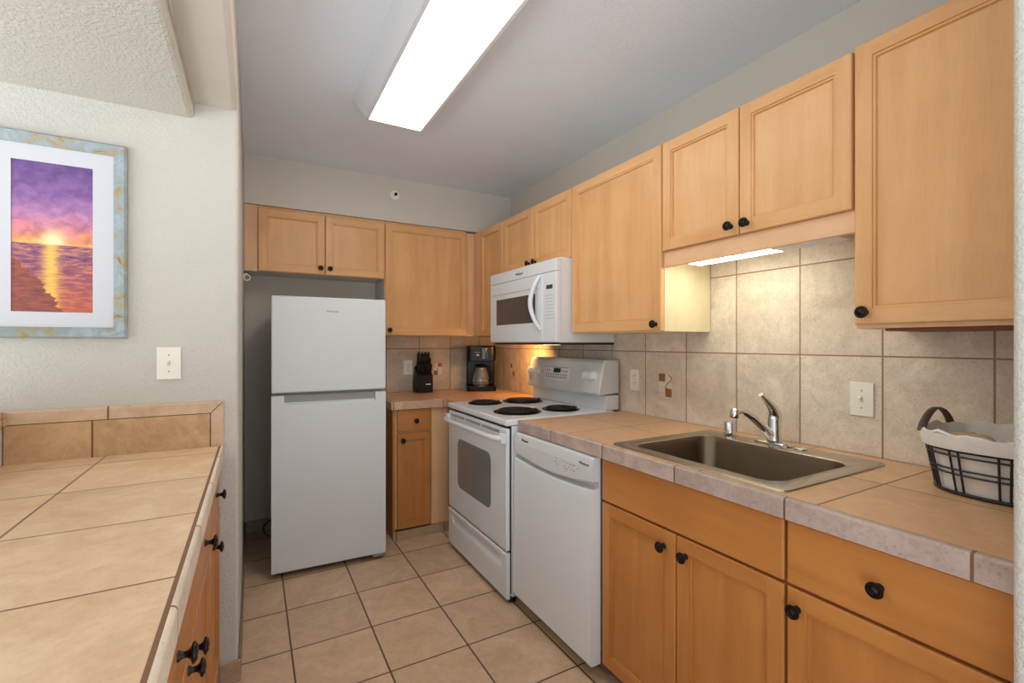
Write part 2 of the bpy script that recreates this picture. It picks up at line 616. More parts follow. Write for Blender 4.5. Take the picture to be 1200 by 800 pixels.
# ------------------------------------------------------------------ the setting
XW, YB, XL, YP, ZC = 1.865, 3.67, -0.05, 2.088, 2.51
struct(box('floor', 'floor', None, -0.95, 3.0, -0.7, YB + 0.1, -0.06, 0.0))
struct(box('ceiling', 'ceil_k', None, XL, 3.0, -1.2, YB + 0.1, ZC, ZC + 0.08))
struct(box('wall_right', 'wall_smooth', None, XW, XW + 0.1, 0.25, YB + 0.1, 0, ZC))
struct(box('wall_back', 'wall_smooth', None, XL, XW, YB, YB + 0.1, 0, ZC))
# left wall: picture wall, its end, the run back beside the fridge and the header over the opening
m = MB()
rb = 0.012
def rcorner(xc, yc, a0, a1, n=5):
    return [(xc + rb * math.cos(math.radians(a0 + (a1 - a0) * i / n)), yc + rb * math.sin(math.radians(a0 + (a1 - a0) * i / n))) for i in range(n + 1)]
poly = [(-4.0, YP)] + rcorner(XL - rb, YP + rb, -90, 0) + [(XL, YB + 0.1), (XL - 0.14, YB + 0.1), (XL - 0.14, YP + 0.12), (-4.0, YP + 0.12)]
m.prism(poly, 2, 0.0, ZC)
struct(m.build('wall_left', 'wall'))
# header beam over the opening (in the plane of the side wall), bullnosed lower edge
m = MB()
r2 = 0.02
ZH, ZS = 2.205, 2.145
prof = [(XL - 0.14, ZC), (XL - 0.14, ZH)] + [(XL - r2 + r2 * math.cos(math.radians(a)), ZH + r2 + r2 * math.sin(math.radians(a))) for a in (-90, -60, -30, 0)] + [(XL, ZC)]
m.loft([[(x, -1.2, z) for x, z in prof], [(x, YP - 0.001, z) for x, z in prof]], True, (True, True), None, False)
struct(m.build('wall_header', 'bullnose'))
# lowered dining ceiling with a bullnosed edge
m = MB()
xs = XL - 0.1405
prof = [(-4.0, ZH), (-4.0, ZS)] + [(xs - r2 + r2 * math.cos(math.radians(a)), ZS + r2 + r2 * math.sin(math.radians(a))) for a in (-90, -60, -30, 0)] + [(xs, ZH)]
m.loft([[(x, -1.2, z) for x, z in prof], [(x, YP - 0.001, z) for x, z in prof]], True, (True, True), None, False)
struct(m.build('ceiling_dining', 'ceil_d'))
# soffit above the back cabinets
struct(box('wall_soffit', 'wall_smooth', None, XL + 0.001, XW - 0.001, 3.362, YB - 0.001, 2.192, ZC - 0.001))
# stub wall on the right near the camera
m = MB()
poly = [(XW + 0.1, 0.12), (XW + 0.1, 0.249), (XW, 0.249), (XW, 0.268)] + rcorner(1.10 + rb, 0.268 - rb, 90, 180) + rcorner(1.10 + rb, 0.12 + rb, 180, 270)
m.prism(poly, 2, 0.0, ZC)
struct(m.build('wall_stub', 'wall'))
# pony wall behind the left counter
struct(box('wall_pony', 'wall', None, -0.86, -0.725, 0.15, YP - 0.001, 0, 1.07))
# tiled baseboards
m = MB()
m.box(XL - 0.062, XL + 0.009, YP - 0.010, YP - 0.0005, 0.0005, 0.085, 0.002)
struct(m.build('baseboard_front', 'toe_x'))
m = MB()
m.box(XL + 0.0005, XL + 0.010, YP + 0.001, YB - 0.012, 0.0005, 0.085, 0.002)
struct(m.build('baseboard_left', 'toe_shaded'))
struct(box('baseboard_back', 'toe_x', None, XL + 0.011, 0.80, YB - 0.010, YB - 0.0005, 0.0005, 0.085, 0.002))


# ------------------------------------------------------------------ cabinet making
KNOB = {}


def knob(parent, p, d, s=1.0):
    """mushroom knob with ringed face at p, pointing along d"""
    key = 'k'
    if key not in KNOB:
        mb = MB()
        prof = [(0.0095, 0.0), (0.0085, 0.003), (0.0055, 0.007), (0.0055, 0.013), (0.009, 0.018), (0.0165, 0.021), (0.0175, 0.0235),
                (0.0165, 0.026), (0.0135, 0.0265), (0.0125, 0.0285), (0.0095, 0.0285), (0.0085, 0.0272), (0.0055, 0.029), (0.001, 0.0302)]
        mb.lathe(prof, (0, 0, 0), (0, 0, 1), 20)
        o = mb.build('knob', 'bronze', None)
        KNOB[key] = o.data
        bpy.data.objects.remove(o)
    o = bpy.data.objects.new('knob', KNOB[key])
    COL.objects.link(o)
    o.parent = parent
    o.location = Vector(p) - WL_(parent)
    o.rotation_euler = Vector((0, 0, 1)).rotation_difference(Vector(d)).to_euler()
    return o


FR = 0.056


def facemap(face, pos):
    """returns f(u, z, d): d = how far behind the front plane"""
    if face == '-x':
        return lambda u, z, d: (pos + d, u, z)
    if face == '+x':
        return lambda u, z, d: (pos - d, u, z)
    return lambda u, z, d: (u, pos + d, z)


NRM = {'-x': (-1, 0, 0), '+x': (1, 0, 0), '-y': (0, -1, 0)}


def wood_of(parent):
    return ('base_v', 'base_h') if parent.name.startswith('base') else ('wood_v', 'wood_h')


def door(parent, face, pos, u0, u1, z0, z1, knob_at=None, name='door'):
    WV, WH = wood_of(parent)
    F = facemap(face, pos)
    mb = MB()
    t, b = 0.019, 0.004

    def ring(o, d):
        return [F(u0 + o, z0 + o, d), F(u1 - o, z0 + o, d), F(u1 - o, z1 - o, d), F(u0 + o, z1 - o, d)]

    def strip(o0, d0, o1, d1):
        A, B = ring(o0, d0), ring(o1, d1)
        for i in range(4):
            j = (i + 1) % 4
            mb.face([A[i], A[j], B[j], B[i]], WH if i in (0, 2) else WV)
    mb.face(ring(0, t), WV)
    strip(0, t, 0, b)
    strip(0, b, b * 0.35, b * 0.35)
    strip(b * 0.35, b * 0.35, b, 0)
    i = FR - 0.012
    # stiles run the full height, rails between them
    for a, c in ((u0 + b, u0 + i), (u1 - i, u1 - b)):
        mb.face([F(a, z0 + b, 0), F(c, z0 + b, 0), F(c, z1 - b, 0), F(a, z1 - b, 0)], WV)
    for a, c in ((z0 + b, z0 + i), (z1 - i, z1 - b)):
        mb.face([F(u0 + i, a, 0), F(u1 - i, a, 0), F(u1 - i, c, 0), F(u0 + i, c, 0)], WH)
    strip(i, 0, i + 0.001, 0.0045)
    strip(i + 0.001, 0.0045, i + 0.0075, 0.0040)
    strip(i + 0.0075, 0.0040, i + 0.0095, 0.0115)
    strip(i + 0.0095, 0.0115, i + 0.012, 0.0120)
    d = mb.build(name, None, parent)
    mb = MB()
    o = FR - 0.0005
    a = F(u0 + o, z0 + o, 0.0110)
    c = F(u1 - o, z1 - o, 0.0180)
    mb.box(a[0], c[0], a[1], c[1], a[2], c[2])
    mb.build('panel', WV, d)
    if knob_at:
        knob(d, F(knob_at[0], knob_at[1], 0.0), NRM[face])
    return d


def slab(parent, face, pos, u0, u1, z0, z1, knob_at=None, name='drawer', mat=None):
    F = facemap(face, pos)
    mat = mat or wood_of(parent)[1]
    mb = MB()
    a, c = F(u0, z0, 0), F(u1, z1, 0.019)
    mb.box(a[0], c[0], a[1], c[1], a[2], c[2], 0.005, 3)
    d = mb.build(name, mat, parent)
    for k in (knob_at or []):
        knob(d, F(k[0], k[1], 0.0), NRM[face])
    return d


def carcass(parent, x0, x1, y0, y1, z0, z1, mat=None, name='carcass'):
    mat = mat or wood_of(parent)[0]
    return MB().box(x0, x1, y0, y1, z0, z1, 0.001, 1).build(name, mat, parent)


G = 0.0006
XF = 1.536          # front of the right wall doors
XC = 1.556          # their carcass front
ZU0, ZU1 = 1.364, 2.168

# --- right wall cabinets, from the stub wall towards the corner
c = thing('wall_cabinet', 'tall maple wall cabinet nearest the viewer, over the wire basket', 'cabinet', (1.70, 0.48, ZU0), 'wall cabinets')
carcass(c, XC, XW - 0.010, 0.272, 0.6995, ZU0 - 0.012, ZU1, 'wood_pale')
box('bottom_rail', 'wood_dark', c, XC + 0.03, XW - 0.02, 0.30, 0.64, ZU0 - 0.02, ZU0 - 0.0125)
door(c, '-x', XF, 0.278, 0.6965, ZU0, ZU1 + 0.006, (0.669, 1.398))

c = thing('wall_cabinet', 'short two-door maple wall cabinet above the sink with a pale board under its doors', 'cabinet', (1.70, 1.065, 1.70), 'wall cabinets')
carcass(c, XC, XW - 0.010, 0.7005, 1.4295, 1.702, ZU1, 'wood_side')
door(c, '-x', XF, 0.704, 1.0645, 1.704, ZU1 - 0.002, (1.034, 1.737))
door(c, '-x', XF, 1.0685, 1.4265, 1.704, ZU1 - 0.002, (1.098, 1.738))
box('valance', 'wood_pale_h', c, XC - 0.003, XC + 0.017, 0.7005, 1.4295, 1.637, 1.7015, 0.001, 1)

c = thing('wall_cabinet', 'tall maple wall cabinet between the microwave and the sink cabinet, knob at lower right', 'cabinet', (1.70, 1.755, ZU0), 'wall cabinets')
carcass(c, XC, XW - 0.010, 1.4305, 2.0795, ZU0 - 0.004, ZU1, 'veneer_side')
door(c, '-x', XF, 1.4335, 2.0765, ZU0, ZU1, (1.462, 1.392))

c = thing('wall_cabinet', 'short two-door maple wall cabinet directly above the microwave', 'cabinet', (1.70, 2.48, 1.782), 'wall cabinets')
carcass(c, XC, XW - 0.010, 2.0805, 2.8895, 1.783, ZU1, 'wood_side')
door(c, '-x', XF, 2.0835, 2.4845, 1.786, ZU1, (2.450, 1.8155))
door(c, '-x', XF, 2.4885, 2.8865, 1.786, ZU1, (2.524, 1.8155))

c = thing('wall_cabinet', 'narrow maple wall cabinet in the corner left of the microwave', 'cabinet', (1.70, 3.13, ZU0), 'wall cabinets')
carcass(c, XC, XW - 0.010, 2.8905, 3.655, ZU0, ZU1, 'wood_side')
door(c, '-x', XF, 2.8935, 3.264, ZU0, ZU1 + 0.002)
YF = 3.366
box('filler', 'wood_pale', c, 1.474, XC - 0.0005, YF + 0.018, YF + 0.038, ZU0, ZU1 + 0.012)
box('filler', 'wood_pale', c, XF + 0.004, XC - 0.0006, 3.266, YF + 0.0175, ZU0, ZU1 + 0.012)

# --- back wall cabinets
YC = YF + 0.020
c = thing('wall_cabinet', 'short two-door maple wall cabinet above the white refrigerator', 'cabinet', (0.40, 3.52, 1.775), 'wall cabinets')
mb = MB()
mb.box(-0.035, 0.8295, YC, YB - 0.002, 1.775, 2.19, 0.001, 1, 'melamine')
mb.build('carcass', 'melamine', c)
box('face_frame', 'wood_v', c, 0.022, 0.8295, YC - 0.006, YC - 0.0003, 1.770, 2.19)
box('filler', 'wood_pale', c, XL + 0.002, 0.0215, YC - 0.010, YC - 0.0003, 1.768, 2.19)
door(c, '-y', YF - 0.006, 0.030, 0.426, 1.772, 2.170, (0.398, 1.812))
door(c, '-y', YF - 0.006, 0.430, 0.826, 1.772, 2.170, (0.457, 1.812))

c = thing('wall_cabinet', 'single-door maple wall cabinet on the back wall right of the refrigerator', 'cabinet', (1.15, 3.52, ZU0), 'wall cabinets')
mb = MB()
mb.box(0.8305, 1.4735, YC, YB - 0.012, ZU0, 2.19, 0.001, 1, 'melamine')
mb.build('carcass', 'melamine', c)
box('face_frame', 'wood_v', c, 0.8305, 1.4735, YC - 0.006, YC - 0.0003, ZU0 - 0.001, 2.19)
door(c, '-y', YF - 0.006, 0.835, 1.470, ZU0 + 0.002, 2.172, (0.861, 1.403))

# --- right base cabinets
XD = 1.180
c = thing('base_cabinet', 'two-door maple base cabinet with a plain front panel under the sink', 'cabinet', (1.5, 1.05, 0), 'base cabinets')
mb = MB()
mb.box(XD + 0.020, XW - 0.02, 0.6905, 0.706, 0.1, 0.866)
mb.box(XD + 0.020, XW - 0.02, 1.388, 1.4035, 0.1, 0.866)
mb.box(XD + 0.020, XW - 0.02, 0.7062, 1.3878, 0.1, 0.116)
mb.box(XD + 0.020, XD + 0.038, 0.7062, 1.3878, 0.68, 0.866)
mb.box(XD + 0.020, XD + 0.038, 1.00, 1.06, 0.1165, 0.679)
mb.box(XW - 0.04, XW - 0.02, 0.7062, 1.3878, 0.1165, 0.70)
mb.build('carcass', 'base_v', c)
slab(c, '-x', XD, 0.6945, 1.3995, 0.7035, 0.862, None, 'front_panel')
door(c, '-x', XD, 1.0415, 1.3995, 0.068, 0.696, (1.088, 0.643))
door(c, '-x', XD, 0.6945, 1.0375, 0.068, 0.696, (1.000, 0.643))
box('toe_kick', 'toe_shaded', c, XD + 0.055, XD + 0.066, 0.692, 1.4035, 0.0006, 0.0995)

c = thing('base_cabinet', 'maple base cabinet with one drawer over a door, right of the sink cabinet', 'cabinet', (1.5, 0.48, 0), 'base cabinets')
carcass(c, XD + 0.020, XW - 0.02, 0.2715, 0.6895, 0.1, 0.866)
slab(c, '-x', XD, 0.2755, 0.6865, 0.7035, 0.862, [(0.487, 0.782)])
door(c, '-x', XD, 0.2755, 0.6865, 0.068, 0.696, (0.660, 0.648))
box('toe_kick', 'toe_shaded', c, XD + 0.055, XD + 0.066, 0.2725, 0.690, 0.0006, 0.0995)

# --- back base cabinet
YD = 3.058
c = thing('base_cabinet', 'narrow maple base cabinet with one drawer and door between refrigerator and range', 'cabinet', (1.1, 3.36, 0), 'base cabinets')
mb = MB()
mb.box(0.823, 1.195, YD + 0.019, YB - 0.002, 0.062, 0.866, 0.001, 1)
mb.box(1.196, 1.80, 3.10, YB - 0.002, 0.062, 0.866, 0.001, 1)
mb.build('carcass', 'wood_side', c)
mb = MB()
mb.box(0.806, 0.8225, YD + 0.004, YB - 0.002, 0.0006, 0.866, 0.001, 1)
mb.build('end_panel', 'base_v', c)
slab(c, '-y', YD, 0.838, 1.070, 0.716, 0.864, [(0.962, 0.786)])
door(c, '-y', YD, 0.838, 1.070, 0.067, 0.704, (0.871, 0.659))
box('filler', 'wood_pale', c, 1.075, 1.20, YD + 0.008, YD + 0.0185, 0.060, 0.866)
box('toe_kick', 'toe_x', c, 0.806, 1.28, YD - 0.010, YD + 0.0035, 0.0006, 0.058)

# --- left base cabinets (fronts face the aisle)
XDL = -0.110
c = thing('base_cabinet', 'maple base cabinet at the far end of the left counter, one drawer over one door', 'cabinet', (-0.4, 1.89, 0), 'base cabinets')
carcass(c, -0.685, XDL - 0.020, 1.7055, 2.086, 0.1, 0.866)
slab(c, '+x', XDL, 1.710, 2.070, 0.7035, 0.862, [(1.891, 0.786)])
door(c, '+x', XDL, 1.710, 2.070, 0.108, 0.696, (1.740, 0.662))
box('toe_kick', 'toe_shaded', c, XDL - 0.07, XDL - 0.058, 1.7055, 2.076, 0.0006, 0.0995)

c = thing('base_cabinet', 'wide maple base cabinet under the near left counter, two drawers over two doors', 'cabinet', (-0.4, 1.2, 0), 'base cabinets')
carcass(c, -0.685, XDL - 0.020, 0.66, 1.7045, 0.1, 0.866)
slab(c, '+x', XDL, 1.192, 1.700, 0.7035, 0.862, [(1.453, 0.786)])
slab(c, '+x', XDL, 0.668, 1.186, 0.7035, 0.862, [(0.949, 0.786)])
door(c, '+x', XDL, 1.142, 1.700, 0.108, 0.696, (1.170, 0.672))
door(c, '+x', XDL, 0.668, 1.136, 0.108, 0.696, (1.095, 0.672))
box('toe_kick', 'toe_shaded', c, XDL - 0.07, XDL - 0.058, 0.66, 1.7045, 0.0006, 0.0995)


# ------------------------------------------------------------------ counters
ZT = 0.92
XT = 1.164          # outer face of the right trim
YS0, YS1, XS0, XS1 = 0.728, 1.352, 1.235, 1.735   # sink cut-out
c = thing('countertop', 'tan tiled countertop on the right holding the stainless sink', 'countertop', (1.5, 1.15, 0.868))
mb = MB()
x0, x1, y0, y1 = XT + 0.0205, XW - 0.0095, 0.2705, 2.0245
for a in ((x0, XS0, y0, y1), (XS1, x1, y0, y1), (XS0, XS1, y0, YS0), (XS0, XS1, YS1, y1)):
    mb.box(a[0], a[1], a[2], a[3], 0.8685, ZT)
mb.build('tile_surface', 'ctop_r', c)


def trim_profile(x_out, x_in, z0, z1, r):
    """edge tile section in (across, z): rounded top outer corner"""
    s = 1 if x_in > x_out else -1
    p = [(x_in, z0), (x_out, z0), (x_out, z1 - r)]
    for a in (22.5, 45, 67.5):
        t = math.radians(a)
        p.append((x_out + s * r * (1 - math.cos(t)), z1 - r + r * math.sin(t)))
    p += [(x_out + s * r, z1), (x_in, z1)]
    return p


mb = MB()
p = trim_profile(XT, XT + 0.018, 0.868, ZT + 0.001, 0.007)
mb.loft([[(x, y0, z) for x, z in p], [(x, y1, z) for x, z in p]], True, (True, True), None, False)
mb.build('edge_trim', 'trim_r', c)
mb = MB()
mb.box(XT + 0.018, XT + 0.0205, y0, y1, 0.869, ZT - 0.001)
mb.build('grout_line', 'grout', c)

c = thing('countertop', 'tan tiled corner countertop by the range, under the knife block and coffee maker', 'countertop', (1.3, 3.3, 0.868))
YT = 3.038
mb = MB()
mb.box(0.8105, XW - 0.0095, YT + 0.0205, YB - 0.0105, 0.8685, ZT)
mb.box(1.178, XW - 0.0095, 2.832, YT + 0.0205, 0.8685, ZT)
mb.build('tile_surface', 'ctop_b', c)
mb = MB()
p = trim_profile(YT, YT + 0.018, 0.868, ZT + 0.001, 0.006)
mb.loft([[(0.792, y, z) for y, z in p], [(1.1775, y, z) for y, z in p]], True, (True, True), None, False)
p = trim_profile(0.792, 0.81, 0.868, ZT + 0.001, 0.006)
mb.loft([[(x, YT + 0.0185, z) for x, z in p], [(x, YB - 0.0105, z) for x, z in p]], True, (True, True), None, False)
mb.build('edge_trim', 'trim_b', c)

c = thing('countertop', 'pale tan tiled countertop in the left foreground with a low tiled ledge', 'countertop', (-0.4, 1.2, 0.868))
XTL = -0.097
yl0, yl1 = 0.55, YP - 0.0115
box('tile_surface', 'ctop_l', c, -0.6945, XTL - 0.0165, yl0, yl1, 0.8685, ZT)
mb = MB()
p = trim_profile(XTL, XTL - 0.0085, 0.872, ZT + 0.003, 0.008)
mb.loft([[(x, yl0, z) for x, z in p], [(x, YP - 0.001, z) for x, z in p]], True, (True, True), None, False)
mb.build('edge_trim', 'trim_l', c)
mb = MB()
mb.box(XTL - 0.0165, XTL - 0.0086, yl0, YP - 0.0115, 0.869, ZT)
mb.build('grout_line', 'grout', c)
# ledge: field tiles, mitred cap and end piece
led = MB()
led.box(-0.6935, -0.139, YP - 0.011, YP - 0.001, ZT - 0.045, 1.047)
led.build('ledge_tiles', 'splash_l', c)
cap = MB()
pf = [(YP - 0.0125, 1.0475), (YP - 0.0125, 1.084), (YP - 0.010, 1.090), (YP - 0.001, 1.091), (YP - 0.001, 1.0475)]
# mitred corner at the right end
rings = []
for x_lo, x_hi in ((-0.712, -0.712), (-0.1405, -0.098)):
    ring = []
    for y, z in pf:
        f = (z - 1.0475) / 0.0435
        ring.append((x_lo + (x_hi - x_lo) * f, y, z))
    rings.append(ring)
cap.loft(rings, True, (True, True), None, False)
cap.build('ledge_cap', 'cap_l', c)
ep = MB()
ep.loft([[(-0.1375, YP - 0.0125, ZT - 0.045), (-0.097, YP - 0.0125, ZT - 0.045), (-0.097, YP - 0.001, ZT - 0.045), (-0.1375, YP - 0.001, ZT - 0.045)],
         [(-0.1375, YP - 0.0125, 1.046), (-0.0965, YP - 0.0125, 1.0885), (-0.0965, YP - 0.001, 1.0885), (-0.1375, YP - 0.001, 1.046)]], True, (True, True), None, False)
ep.build('ledge_end', 'cap_l', c)
sg = MB()
sg.box(-0.7235, -0.6955, yl0, YP - 0.0130, ZT - 0.045, 1.047)
sg.build('side_ledge_tiles', 'splash_r', c)
sg = MB()
sg.box(-0.735, -0.684, yl0, YP - 0.0135, 1.0715, 1.091, 0.004)
sg.box(-0.7225, -0.684, yl0, YP - 0.0135, 1.0475, 1.0714)
sg.build('side_ledge_cap', 'cap_y', c)

# ------------------------------------------------------------------ backsplashes
c = thing('backsplash', 'beige stone-look tile backsplash on the right wall behind sink and range', 'backsplash', (XW - 0.004, 1.9, 0.92))
mb = MB()
mb.box(XW - 0.0085, XW - 0.0005, 0.2705, YB - 0.0095, 0.9205, 1.36)
mb.box(XW - 0.0085, XW - 0.0005, 0.70, 1.43, 1.36, 1.70)
mb.build('wall_tiles', 'splash_r', c)


def accent(parent, F, u, z, s=0.042):
    """small inlaid motif: two brown blocks, two pale blocks and a curling line; F(u,z,d)"""
    mb = MB()
    def blk(a0, a1, b0, b1, mt):
        p, q = F(u + a0, z + b0, -0.0008), F(u + a1, z + b1, 0.0)
        mb.box(p[0], q[0], p[1], q[1], p[2], q[2], 0.0, 1, mt)
    e = 0.0004
    blk(0.001, s, s * 0.45, s * 1.4, 'accent')
    blk(-s, -0.001, s * 0.45, s * 1.4, 'accent_pale')
    blk(-s, s, -s * 0.35, s * 0.40, 'accent_pale')
    blk(-s, -0.001, -s * 1.4, -s * 0.40, 'accent')
    blk(0.001, s, -s * 1.4, -s * 0.40, 'accent_pale')
    for q in range(4):
        blk(s * (0.15 + 0.2 * q), s * (0.25 + 0.2 * q), -s * (1.25 - 0.18 * (q % 2)), -s * (1.1 - 0.18 * (q % 2)), 'accent')
    pts = []
    for i in range(15):
        t = i / 14
        pts.append(F(u - s * 0.55 - 0.45 * s * math.sin(t * 2 * PI), z + s * (1.3 - 1.9 * t), -0.0015))
    mb.tube(pts, 0.0022, 6, False, 'accent')
    return mb.build('accent_inlay', None, parent)


accent(c, lambda u, z, d: (XW - 0.0086 + d, u, z), 1.703, 1.092)
accent(c, lambda u, z, d: (XW - 0.0086 + d, u, z), 3.315, 1.092, 0.034)
c = thing('backsplash', 'beige stone-look tile backsplash on the back wall behind the knife block', 'backsplash', (1.3, YB - 0.004, 0.92))
mb = MB()
mb.box(0.80, XW - 0.009, YB - 0.0085, YB - 0.0005, 0.9205, ZU0 - 0.0005)
mb.build('wall_tiles', 'splash_b', c)
accent(c, lambda u, z, d: (u, YB - 0.0086 + d, z), 1.34, 1.095, 0.036)


# ------------------------------------------------------------------ refrigerator
FR_ = thing('refrigerator', 'white top-freezer refrigerator standing against the back wall', 'refrigerator', (0.397, 2.853, 0))
o = FR_
ox, oy = 0.397, 2.853
def fb(mb, x0, x1, y0, y1, z0, z1, bev=0.0, seg=2):
    return mb.box(ox + x0, ox + x1, oy + y0, oy + y1, z0, z1, bev, seg)
fb(MB(), -0.303, 0.303, 0.064, 0.64, 0.045, 1.562, 0.004).build('cabinet', 'white_matte', o)
fb(MB(), -0.30, 0.30, 0.045, 0.0635, 0.05, 1.555).build('gasket', 'grey_side', o)
fd = fb(MB(), -0.3095, 0.3095, 0.0, 0.044, 1.032, 1.572, 0.006, 3).build('freezer_door', 'fridge_white', o)
text('logo', 'Whirlpool', 0.0155, 'ink', fd, (ox + 0.006, oy - 0.0004, 1.492), (1, 0, 0), (0, 0, 1))
mb = MB()
prof = [(0.044, 0.034), (0.006, 0.034), (0.0, 0.040), (0.0, 0.955), (0.0, 0.962), (0.003, 0.966), (0.022, 0.968), (0.026, 0.972), (0.026, 1.016), (0.044, 1.016)]
mb.loft([[(ox - 0.246, oy + y, z) for y, z in prof], [(ox + 0.249, oy + y, z) for y, z in prof]], True, (False, False), None, False)
for a, b_ in ((-0.3095, -0.246), (0.249, 0.3095)):
    p2 = [(0.044, 0.034), (0.006, 0.034), (0.0, 0.040), (0.0, 1.011), (0.005, 1.016), (0.044, 1.016)]
    mb.loft([[(ox + a, oy + y, z) for y, z in p2], [(ox + b_, oy + y, z) for y, z in p2]], True, (True, True), None, False)
rd = mb.build('fridge_door', 'fridge_white', o)
fb(MB(), -0.2455, 0.2485, 0.0235, 0.0258, 0.976, 1.0155).build('recess_shade', 'grey_side', rd)  # grey sheet paints the shade inside the handle scoop
fb(MB(), -0.29, 0.25, 0.06, 0.09, 0.012, 0.044).build('kick_grille', 'black_matte', o)
fb(MB(), 0.235, 0.3, 0.006, 0.05, 0.018, 0.031, 0.003).build('hinge', 'grey_side', o)
for sx in (-0.27, 0.27):
    for sy in (0.08, 0.58):
        MB().cyl((ox + sx, oy + sy, 0.0004), (ox + sx, oy + sy, 0.0445), 0.018).build('foot', 'black_matte', o)
# the cord loops out on the left behind the refrigerator
pts = [(0.30, 3.47, 0.35), (0.20, 3.49, 0.16), (0.12, 3.50, 0.128)] + arc((0.088, 3.50, 0.068), 0.053, 90, 270, 10) + [(0.12, 3.50, 0.012), (0.2, 3.50, 0.009), (0.3, 3.52, 0.008)]
MB().tube(pts, 0.0045, 8).build('power_cord', 'black_matte', o)
o.rotation_euler = (0, 0, math.radians(-2.3))

# ------------------------------------------------------------------ range
o = thing('kitchen_range', 'white freestanding electric coil range between the corner counter and the dishwasher', 'stove', (1.48, 2.423, 0))
RY0, RY1 = 2.0305, 2.8165
mb = MB()
mb.box(1.134, 1.80, RY0, RY1, 0.035, 0.892, 0.002)
mb.build('body', 'white', o)
box('shadow_gap', 'dark_line', o, 1.126, 1.1335, RY0 + 0.006, RY1 - 0.004, 0.05, 0.892)
mb = MB()
mb.box(1.100, 1.80, RY0 - 0.003, RY1 + 0.003, 0.893, 0.926, 0.009, 3)
ct = mb.build('cooktop', 'white', o)
# oven door
mb = MB()
mb.box(1.104, 1.1255, RY0 + 0.003, RY1 - 0.001, 0.268, 0.880, 0.006, 3)
od = mb.build('oven_door', 'white', o)
mb = MB()
pl = rrect(2.205, 2.662, 0.424, 0.725, 0.045)
mb.loft([[(1.1035, y, z) for y, z in pl], [(1.1020, y, z) for y, z in rrect(2.208, 2.659, 0.427, 0.722, 0.043)]], True, (True, True), None, False)
mb.build('oven_window', 'oven_glass', od)
mb = MB()
for k in range(3):
    for q in range(2):
        ya, yb = 2.11 + k * 0.225, 2.11 + k * 0.225 + 0.205
        mb.box(1.1030, 1.1042, ya, yb, 0.858 - q * 0.008, 0.8615 - q * 0.008)
mb.build('vent_slots', 'dark_line', od)
mb = MB()
hp = [(1.098, RY0 + 0.02, 0.832), (1.075, RY0 + 0.03, 0.832), (1.058, RY0 + 0.065, 0.832), (1.052, RY0 + 0.12, 0.832)]
hp += [(1.050, RY0 + 0.2 + 0.386 * i / 4, 0.832) for i in range(5)]
hp += [(1.052, RY1 - 0.12, 0.832), (1.058, RY1 - 0.065, 0.832), (1.075, RY1 - 0.03, 0.832), (1.098, RY1 - 0.02, 0.832)]
mb.tube(hp, 0.0135, 12)
for yy in (RY0 + 0.02, RY1 - 0.02):
    mb.box(1.078, 1.1035, yy - 0.017, yy + 0.017, 0.806, 0.858, 0.005, 2)
mb.build('handle', 'white', od)
# storage drawer with pressed top lip
mb = MB()
pf = [(1.125, 0.026), (1.110, 0.026), (1.104, 0.032), (1.104, 0.150), (1.106, 0.168), (1.116, 0.196), (1.117, 0.206), (1.106, 0.226), (1.102, 0.236), (1.102, 0.250), (1.108, 0.256), (1.125, 0.256)]
rings = []
for y, k in ((RY0 + 0.004, 0), (RY0 + 0.010, 0), (RY0 + 0.05, 0), (RY0 + 0.075, 1), (RY1 - 0.075, 1), (RY1 - 0.05, 0), (RY1 - 0.002, 0)):
    rings.append([((x if k or z < 0.16 or z > 0.23 else min(x, 1.104)), y, z) for x, z in pf])
mb.loft(rings, True, (True, True), None, False)
mb.build('storage_drawer', 'white', o)
for sx in (1.15, 1.72):
    for sy in (RY0 + 0.03, RY1 - 0.03):
        mb = MB()
        mb.lathe([(0.02, 0.0), (0.02, 0.012), (0.010, 0.016), (0.010, 0.0345)], (sx, sy, 0.0004))
        mb.build('foot', 'black_matte', o)
# burners
for bx, by, r, nm in ((1.294, 2.668, 0.098, 0), (1.556, 2.640, 0.122, 1), (1.288, 2.245, 0.122, 1), (1.560, 2.212, 0.098, 0)):
    mb = MB()
    mb.lathe([(r + 0.012, 0.0), (r + 0.012, 0.003), (r + 0.004, 0.005), (r - 0.004, 0.003), (r * 0.5, 0.0015), (0.02, 0.001)], (bx, by, 0.9262), (0, 0, 1), 40)
    bn = mb.build('burner', 'drip', o)
    n = 5 if nm else 4
    pts = []
    st = 30 * n
    r_in, r_out = 0.022, r - 0.008
    for i in range(st + 1):
        a = 2 * PI * i / 30
        rr = r_in + (r_out - r_in) * i / st
        pts.append((bx + rr * math.cos(a), by + rr * math.sin(a), 0.9355))
    mb = MB()
    mb.tube(pts, 0.0062, 8)
    mb.build('coil', 'coil', bn)
# backguard: lower splash and leaning console
mb = MB()
pl = rrect(RY0 + 0.0, RY1 - 0.0, 0.90, 1.03, 0.03)
mb.box(1.745, 1.838, RY0, RY1, 0.9265, 1.0105, 0.004, 2)
bg = mb.build('backguard', 'white', o)
mb = MB()
cons = []
for y, s in ((RY0 - 0.000, 0.90), (RY0 + 0.006, 0.985), (RY0 + 0.02, 1.0), (RY1 - 0.02, 1.0), (RY1 - 0.006, 0.985), (RY1, 0.90)):
    pr = [(1.842, 1.020), (1.722, 1.012), (1.694, 1.014), (1.690, 1.026), (1.728, 1.196), (1.742, 1.212), (1.842, 1.212)]
    cx, cz = 1.77, 1.112
    cons.append([(cx + (x - cx) * s, y, cz + (z - cz) * s) for x, z in pr])
mb.loft(cons, True, (True, True), None, False)
cn = mb.build('console', 'console', bg)
